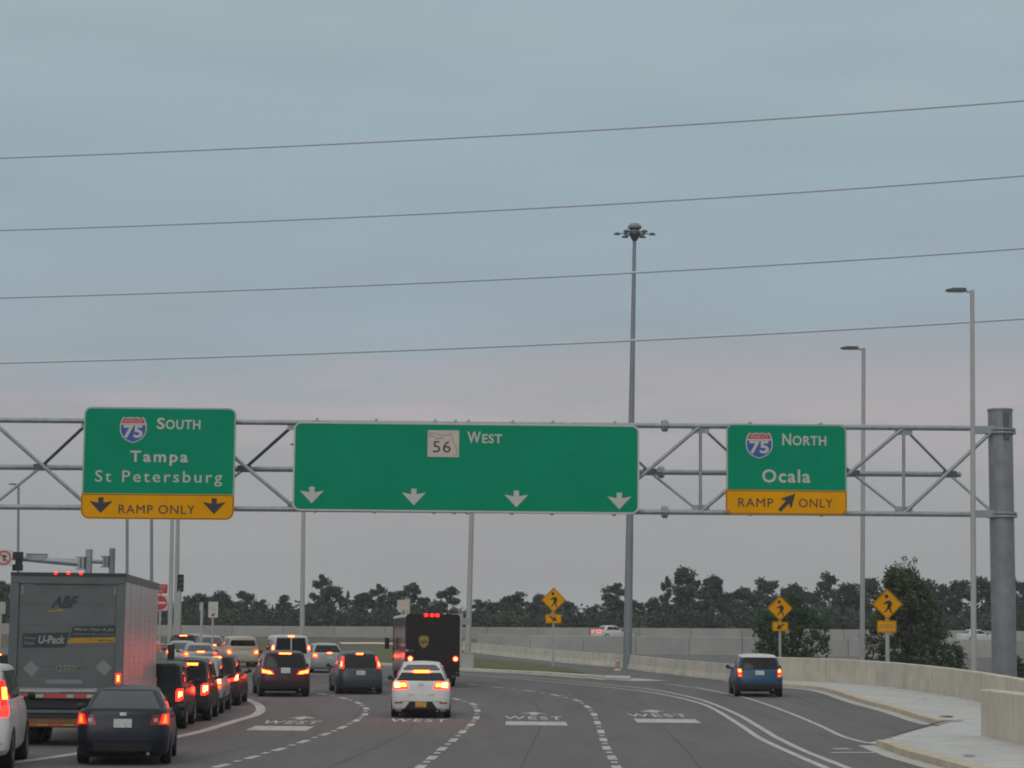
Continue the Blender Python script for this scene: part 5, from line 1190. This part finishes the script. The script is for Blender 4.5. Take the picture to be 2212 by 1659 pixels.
# ------------------------------------------------------------------ box trailer
M['box_rear'] = mat('trailer_door_grey', (.115, .13, .13), .45, .2, var=.12, vscale=1.2)
mix_noise(M['box_rear'], (.07, .075, .078), .8, .55, .8, stretch=(1.5, 1, .35), fac=.5)
M['box_side'] = mat('trailer_side_alu', (.52, .50, .52), .30, .45, var=.08, vscale=1.0)
mix_noise(M['box_side'], (.26, .25, .25), 1.2, .55, .8, stretch=(1, 1, .3), fac=.4)
M['box_frame'] = mat('trailer_frame', (.12, .135, .135), .5, .3, var=.15, vscale=2); M['decal_dark'] = mat('dark_decal', (.028, .038, .042), .5); M['decal_text'] = mat('pale_lettering', (.27, .29, .28), .5)
M['decal_amber'] = mat('amber_decal', (.42, .22, .02), .5, var=.12, vscale=3); M['tape_red'] = mat('red_tape', (.4, .03, .04), .4, emis=(1, .05, .05), estr=.10); M['tape_white'] = mat('white_tape', (.42, .42, .30), .4)  # red tape glows faintly in place of reflected light
M['rust'] = mat('rusty_orange_steel', (.17, .085, .035), .7, var=.3, vscale=2); M['decal_pale'] = mat('faded_placard', (.21, .22, .225), .5, var=.06, vscale=4)
def trailer():
    Y = 48.9; Wd, L_ = 2.54, 8.6
    c = gx(136, Y); yaw = radians(4.2); root = empty('box_trailer', c, yaw, 'grey box trailer with dark and amber decals on its rear door, above the navy sedan', 'trailer')
    root.location.z += .03; s = F / (Y / cos(0))   # local scale for picture rows
    Zp = lambda vy: at(137, vy, Y).z - c.z - .03
    Xp = lambda vx: (vx - 137) / sc_at(at(137, 1400, Y))
    hw = Wd / 2; z0, z1 = Zp(1497) , Zp(1239.5)
    mb = MB(); mb.box(-hw + .02, hw - .02, .06, L_, z0 + .02, z1 - .02); mb.build('box_body', M['box_side'], root)
    # side panels with seams and rivet rows
    n = 7
    for i in range(n):
        a, b = .1 + i * (L_ - .2) / n, .1 + (i + 1) * (L_ - .2) / n
        for sg in (1, -1):
            mb = MB(); x = sg * (hw - .02); mb.box(min(x, x + sg * .012), max(x, x + sg * .012), a + .012, b - .012, z0 + .24, z1 - .16); mb.build('side_panel', M['box_side'], root)
    for sg in (1, -1):
        for nm, za, zb_, m_ in (('top_rail', z1 - .15, z1 - .0, 'box_frame'), ('bottom_rail', z0 - .02, z0 + .22, 'box_side')):
            mb = MB(); x = sg * (hw - .02); mb.box(min(x, x + sg * .03), max(x, x + sg * .03), .06, L_, za, zb_); mb.build(nm, M[m_], root)
    mb = MB()
    for i in range(1, n):
        y = .1 + i * (L_ - .2) / n
        for k_ in range(16): mb.box(hw - .01, hw + .002, y + .04, y + .06, z0 + .35 + k_ * .14, z0 + .37 + k_ * .14)
    o = mb.build('rivets', M['box_frame'], root); o['kind'] = 'stuff'
    mb = MB(); mb.box(-hw, hw, .02, L_, z1 - .02, z1 + .02); mb.build('roof', M['box_frame'], root)
    # rear frame
    for a, b, za, zb_, nm in ((-hw, -hw + .19, z0, z1 - .2, 'door_post'), (hw - .19, hw, z0, z1 - .2, 'door_post'), (-hw, hw, z1 - .22, z1, 'header')):
        mb = MB(); mb.box(a, b, -.03, .06, za, zb_); mb.build(nm, M['box_frame'] if nm == 'door_post' else M['box_rear'], root)
    mb = MB(); mb.box(-hw - .005, hw + .005, -.05, .07, z1 - .045, z1 + .025); mb.build('roof_edge', M['decal_dark'], root)
    zt = z1 - .22; nseg = 5
    for i in range(nseg):
        a, b = z0 + .12 + (zt - z0 - .12) * i / nseg, z0 + .12 + (zt - z0 - .12) * (i + 1) / nseg
        mb = MB(); mb.box(-hw + .2, hw - .2, .015, .05, a + .004, b - .004); mb.build('door_panel', M['box_rear'], root)
    P = lambda pts, y, nm, m_: (lambda q: q.build(nm, M[m_], root))(MB().prism([(Xp(x), Zp(v)) for x, v in pts], y, .016))
    for sg, pts in ((0, [(37, 1262), (62, 1262), (62, 1266), (42, 1266), (42, 1284), (37, 1284)]), (1, [(240, 1284), (240, 1259), (213, 1259), (213, 1264), (235, 1264), (235, 1284)])): P(pts, .008, 'corner_mark', 'decal_pale')
    P([(43, 1369), (142, 1366), (134, 1398), (43, 1400)], .008, 'decal_panel', 'decal_dark')
    P([(150, 1353), (244, 1350), (244, 1373), (143, 1376)], .008, 'decal_panel', 'decal_dark')
    P([(143, 1378.5), (244, 1376), (244, 1387), (138, 1390)], .008, 'amber_stripe', 'decal_amber')
    P([(94, 1321), (128, 1315), (126, 1319.5), (92, 1322.5)], .008, 'logo_swoosh', 'decal_amber')
    def tx(t, x0, x1, y0, y1, m_, shear=0., bold=.0, sp=1.0, y=.002):
        q = MB(); text_mb(q, t, Xp(x0), Xp(x1), Zp(y1), Zp(y0), y, bold, sp, shear); q.build('lettering', M[m_], root)
    tx('ABF', 101, 160, 1287, 1313, 'decal_dark', .35, .03); tx('U-Pack', 77, 134, 1373, 1391, 'decal_text', .15, .035)
    tx('Moving?', 47, 72, 1376, 1383, 'decal_text', .3); tx('Relax.', 47, 68, 1386, 1393, 'decal_text', .3)
    tx('More Than A Jet', 153, 238, 1356, 1363.5, 'decal_text', .3, .01); tx('and door to door service too', 150, 240, 1367, 1371, 'decal_text', .3)
    tx('ABF.com', 203, 236, 1380, 1385, 'decal_dark', .2); tx('425024', 116, 168, 1437, 1451, 'tape_white', 0, .055, 1.1, y=.006); tx('425024', 117, 167.5, 1438, 1450, 'decal_dark', 0, .012, 1.1, y=.002)
    P([(62, 1428), (80, 1444), (66, 1464), (46, 1446)], .008, 'placard', 'decal_pale'); P([(217, 1424), (236, 1442), (220, 1460), (200, 1441)], .008, 'placard', 'decal_pale')
    P([(95, 1468), (173, 1468), (173, 1477), (95, 1477)], .008, 'reflective_label', 'decal_pale')
    for x in (110, 137, 164):
        q = MB(); q.tube((Xp(x), -.075, Zp(1238.5)), (Xp(x), -.045, Zp(1238.5)), .03, .03, 10); q.build('marker_light', M['lens_on'], root)
    for sg in (-1, 1):
        q = MB(); q.box(sg * hw - (.15 if sg > 0 else -.05), sg * hw - (.05 if sg > 0 else -.15), -.05, -.03, Zp(1474), Zp(1454)); a = q.build('tail_light', M['lens_on'], root)
        q = MB(); q.box(sg * hw - (.125 if sg > 0 else -.075), sg * hw - (.075 if sg > 0 else -.125), -.06, -.05, Zp(1471), Zp(1458)); q.build('lamp_core', M['hot'], a)
        q = MB(); q.box(sg * hw - (.14 if sg > 0 else -.06), sg * hw - (.06 if sg > 0 else -.14), -.05, -.03, Zp(1486), Zp(1480)); q.build('side_reflector', M['lens_red'], root)
    # sill, tape, bumper frame
    q = MB(); q.box(-hw, hw, -.06, .2, z0 - .12, z0); q.build('sill', M['box_frame'], root)
    x = -hw + .02; i = 0; w_ = [.5, .3, .5, .16, .28, .3, .45]
    while x < hw - .1:
        ww = min(w_[i % 7], hw - .02 - x); q = MB(); q.box(x, x + ww - .01, -.066, -.06, z0 - .10, z0 - .03); q.build('reflective_tape', M['tape_red'] if i % 2 == 0 else M['tape_white'], root); x += ww; i += 1
    for za, zb_, m_, nm in ((z0 - .34, z0 - .14, 'trim', 'step_plate'), (z0 - .44, z0 - .37, 'box_frame', 'step_bar'), (z0 - .62, z0 - .46, 'trim', 'step_plate'), (z0 - .76, z0 - .71, 'box_frame', 'step_bar')):
        q = MB(); q.box(-hw + .05, hw - .05, .02, .12, za, zb_); q.build(nm, M[m_], root)
    zb2 = Zp(1569); 
    for xa, xb in ((-hw + .08, -hw + .42), (hw - .42, hw - .08)): q = MB(); q.box(xa, xb, -.0, .08, zb2, z0 - .62); q.build('bumper_upright', M['rust'], root)
    q = MB(); q.box(-hw + .08, hw - .08, -.04, .06, zb2, zb2 + .16); q.build('underride_bar', M['rust'], root)
    x = -hw + .12; i = 0
    while x < hw - .15: q = MB(); q.box(x, x + .26, -.046, -.04, zb2 + .01, zb2 + .05); q.build('reflective_tape', M['tape_red'] if i % 2 else M['decal_amber'], root); x += .28; i += 1
    q = MB(); q.box(-.55, .55, .5, L_ - .3, z0 - .5, z0 - .1); q.build('chassis_rail', M['trim'], root)
    for y in (1.2, 2.5):
        q = MB(); q.tube((-hw + .2, y, .52), (hw - .2, y, .52), .07, .07, 10); q.build('axle', M['trim'], root)
        for sg in (-1, 1):
            for dx in (.16, .50):
                e_ = empty('wheel', (sg * (hw - dx), y, .52)); e_.parent = root; t_, r_m = wheel_mesh(.52, .28); link('tyre', t_, e_)
                if dx < .3:
                    rr = link('rim', r_m, e_)
                    if sg < 0: rr.rotation_euler = (0, 0, pi)
    for sg in (-1, 1):
        q = MB(); q.box(sg * .9 - .04, sg * .9 + .04, 6.6, 6.7, .25, z0 - .05); q.build('landing_leg', M['trim'], root)
        q = MB(); q.box(sg * (hw - .32) - .28, sg * (hw - .32) + .28, .72, .75, .35, z0 - .15); q.build('mud_flap', M['trim'], root)
trailer()
def tractor():
    c = gx(230, 60.8); root = empty('truck_tractor', c, radians(4), 'pale tractor cab mostly hidden in front of the grey box trailer', 'truck'); root.location.z += .03
    hw = 1.18
    q = MB(); q.box(-hw, hw, .6, 2.9, 1.0, 2.2); q.build('cab', M['p_grey'], root); q = MB(); q.box(-hw * .85, hw * .85, 2.9, 4.6, .7, 1.9); q.build('hood', M['p_white'], root)
    q = MB(); q.prism([(-hw, 2.2), (hw, 2.2), (hw * .9, 2.36), (-hw * .9, 2.36)], .7, 2.6); q.build('roof', M['p_tan'], root)
    q = MB(); q.box(-hw * .8, hw * .8, 2.9, 2.93, 1.5, 2.12); q.build('windscreen', M['glass'], root)
    for sg in (-1, 1):
        x = sg * hw; q = MB(); q.box(min(x, x + sg * .01), max(x, x + sg * .01), 1.7, 2.7, 1.5, 2.05); q.build('side_window', M['glass'], root)
        q = MB(); q.tube((sg * (hw + .12), .5, .9), (sg * (hw + .12), .5, 2.1), .07, .07, 12); q.build('exhaust_stack', M['chrome'], root, smooth=True)
        q = MB(); q.box(sg * (hw + .3) - .1, sg * (hw + .3) + .1, 2.75, 2.85, 1.7, 2.2); mr = q.build('mirror', M['trim'], root)
        q = MB(); q.tube((sg * hw, 2.8, 2.2), (sg * (hw + .3), 2.8, 2.2), .02, .02, 6); q.tube((sg * hw, 2.8, 1.75), (sg * (hw + .3), 2.8, 1.75), .02, .02, 6); q.build('mirror_bracket', M['chrome'], mr)
        q = MB(); q.tube((sg * (hw - .1), .9, .75), (sg * (hw - .1), 2.4, .75), .3, .3, 18); q.build('fuel_tank', M['chrome'], root, smooth=True)
    for y in (-.4, 3.9):
        for sg in (-1, 1):
            e_ = empty('wheel', (sg * (hw - .14), y, .5)); e_.parent = root; t_, r_m = wheel_mesh(.5, .28); link('tyre', t_, e_); rr = link('rim', r_m, e_)
            if sg < 0: rr.rotation_euler = (0, 0, pi)
    q = MB(); q.box(-.45, .45, -1.0, 4.4, .6, .95); q.build('chassis_rail', M['trim'], root)
tractor()
# ------------------------------------------------------------------ brown delivery truck
M['gold'] = mat('gold_emblem', (.36, .25, .06), .4, .3); M['brown_gloss'] = mat('brown_gloss_side', (.05, .036, .036), .16, .35, coat=.5)
def delivery():
    Y = 91.5; c = gx(933.5, Y); yaw = radians(7.6); root = empty('delivery_truck', c, yaw, 'dark brown parcel delivery truck with a gold shield on its rear door', 'truck'); root.location.z += .03
    s = sc_at(at(933, 1400, Y)); Zp = lambda vy: at(933, vy, Y).z - c.z - .03; Xp = lambda vx: (vx - 933.5) / s
    hw = 117 / 2 / s; L_ = 6.9; z0, z1 = .62, Zp(1327)
    out_ = rrect(-hw, hw, z0, z1, .13, 5, .03)
    q = MB(); q.prism(out_, 0, L_); q.build('box_body', M['brown_gloss'], root)
    q = MB(); q.prism(rrect(-hw - .004, hw + .004, z0 - .004, z1 + .004, .13, 5, .03), -.03, .03); q.build('rear_frame', M['p_brown'], root)
    q = MB(); q.prism(rrect(-hw + .12, hw - .12, z0 + .14, z1 - .22, .03, 2), -.04, -.03); dr = q.build('rear_door', M['p_brown'], root)
    for k_ in range(1, 6):
        z = z0 + .14 + (z1 - z0 - .36) * k_ / 6; q = MB(); q.box(-hw + .13, hw - .13, -.046, -.04, z - .008, z + .008); q.build('door_rib', M['trim'], dr)
    sc_ = .30; sh = [(0, .56), (.25, .52), (.48, .44), (.47, .05), (.40, -.2), (.22, -.42), (0, -.55), (-.22, -.42), (-.40, -.2), (-.47, .05), (-.48, .44), (-.25, .52)]
    cx_, cz_ = Xp(914), Zp(1387)
    q = MB(); q.prism([(cx_ + x * .44, cz_ + z * .5) for x, z in sh], -.052, -.046); em = q.build('shield_emblem', M['gold'], root)
    q = MB(); q.ringprism([(cx_ + x * .40, cz_ + z * .46) for x, z in sh], [(cx_ + x * .37, cz_ + z * .425) for x, z in sh], -.056, -.052); q.build('shield_outline', M['p_brown'], em)
    q = MB(); text_mb(q, 'ups', cx_ - .13, cx_ + .13, cz_ - .10, cz_ + .06, -.057, .02); q.build('lettering', M['p_brown'], em)
    for x in (918, 931, 942.5):
        q = MB(); q.box(Xp(x) - .07, Xp(x) + .07, -.06, -.03, Zp(1332), Zp(1326.5)); q.build('marker_light', M['lens_on'], root)
    for x in (885, 983):
        q = MB(); q.tube((Xp(x), -.05, Zp(1423)), (Xp(x), -.0, Zp(1423)), .11, .11, 16); t_ = q.build('tail_light', M['lens_on'], root); q = MB(); q.tube((Xp(x), -.06, Zp(1423)), (Xp(x), -.05, Zp(1423)), .075, .075, 14); q.build('lamp_core', M['hot_white'], t_)
    q = MB(); q.box(Xp(874), Xp(892), -.04, -.03, Zp(1408), Zp(1403)); q.build('door_handle', M['decal_text'], root)
    q = MB(); q.box(-hw, hw, -.14, .05, z0 - .16, z0 - .02); q.build('bumper', M['p_brown'], root)
    q = MB(); q.box(-.17, .17, -.148, -.14, z0 - .14, z0 - .04); q.build('licence_plate', M['plate'], root)
    for k_, (za, zb_) in enumerate(((z0 + .25, z0 + .9), (z0 + 1.0, z1 - .3))):     # side rails and panel joints on the left and right
        for sg in (-1, 1):
            for i in range(3):
                a = .2 + i * 2.1; x = sg * hw; q = MB(); q.box(min(x, x + sg * .012), max(x, x + sg * .012), a, a + 2.0, za, zb_); q.build('side_panel', M['brown_gloss'], root)
    for sg in (-1, 1):
        x = sg * hw; q = MB(); q.box(min(x, x + sg * .03), max(x, x + sg * .03), .1, L_ - .2, z0 + .92, z0 + .97); q.build('rub_rail', M['trim'], root)
        q = MB(); q.box(sg * (hw + .26) - .1, sg * (hw + .26) + .1, L_ - .2, L_ - .1, 1.55, 2.05); mr = q.build('mirror', M['trim'], root)
        q = MB(); q.tube((sg * hw, L_ - .3, 1.9), (sg * (hw + .26), L_ - .15, 1.9), .02, .02, 6); q.build('mirror_bracket', M['trim'], mr)
        q = MB(); q.box(min(x, x + sg * .013), max(x, x + sg * .013), L_ - 1.1, L_ - .3, 1.0, z1 - .4); q.build('cab_door', M['trim'], root)
    q = MB(); q.prism([(-hw * .92, .6), (hw * .92, .6), (hw * .85, 1.5), (-hw * .85, 1.5)], L_, L_ + .7); q.build('hood', M['p_brown'], root)
    q = MB(); q.box(-hw * .88, hw * .88, L_, L_ + .02, 1.6, z1 - .35); q.build('windscreen', M['glass'], root)
    for y in (1.6, L_ - .5):
        for sg in (-1, 1):
            e_ = empty('wheel', (sg * (hw - .16), y, .42)); e_.parent = root; t_, r_m = wheel_mesh(.42, .26); link('tyre', t_, e_); rr = link('rim', r_m, e_)
            if sg < 0: rr.rotation_euler = (0, 0, pi)
    q = MB(); q.box(-hw * .7, hw * .7, .2, L_ - .2, .4, .64); q.build('chassis_rail', M['trim'], root)
delivery()
# thin dusk haze around the whole place
hm_ = bpy.data.materials.new('dusk_haze'); hm_.use_nodes = True; ht = hm_.node_tree; ht.nodes.clear(); ho = ht.nodes.new('ShaderNodeOutputMaterial'); hv_ = ht.nodes.new('ShaderNodeVolumePrincipled')
hv_.inputs['Color'].default_value = (.9, .92, .95, 1); hv_.inputs['Density'].default_value = .00035; hv_.inputs['Anisotropy'].default_value = .2; ht.links.new(hv_.outputs[0], ho.inputs['Volume'])
q = MB(); q.box(-720, 720, -60, 920, -1.2, 42); hz = q.build('haze', hm_); hz['kind'] = 'stuff'
# nothing at top level without a kind or a label
for o in list(SC.objects):
    if o.parent is None and o.type in ('MESH', 'EMPTY') and not o.get('label') and not o.get('kind'): print('UNTAGGED', o.name)
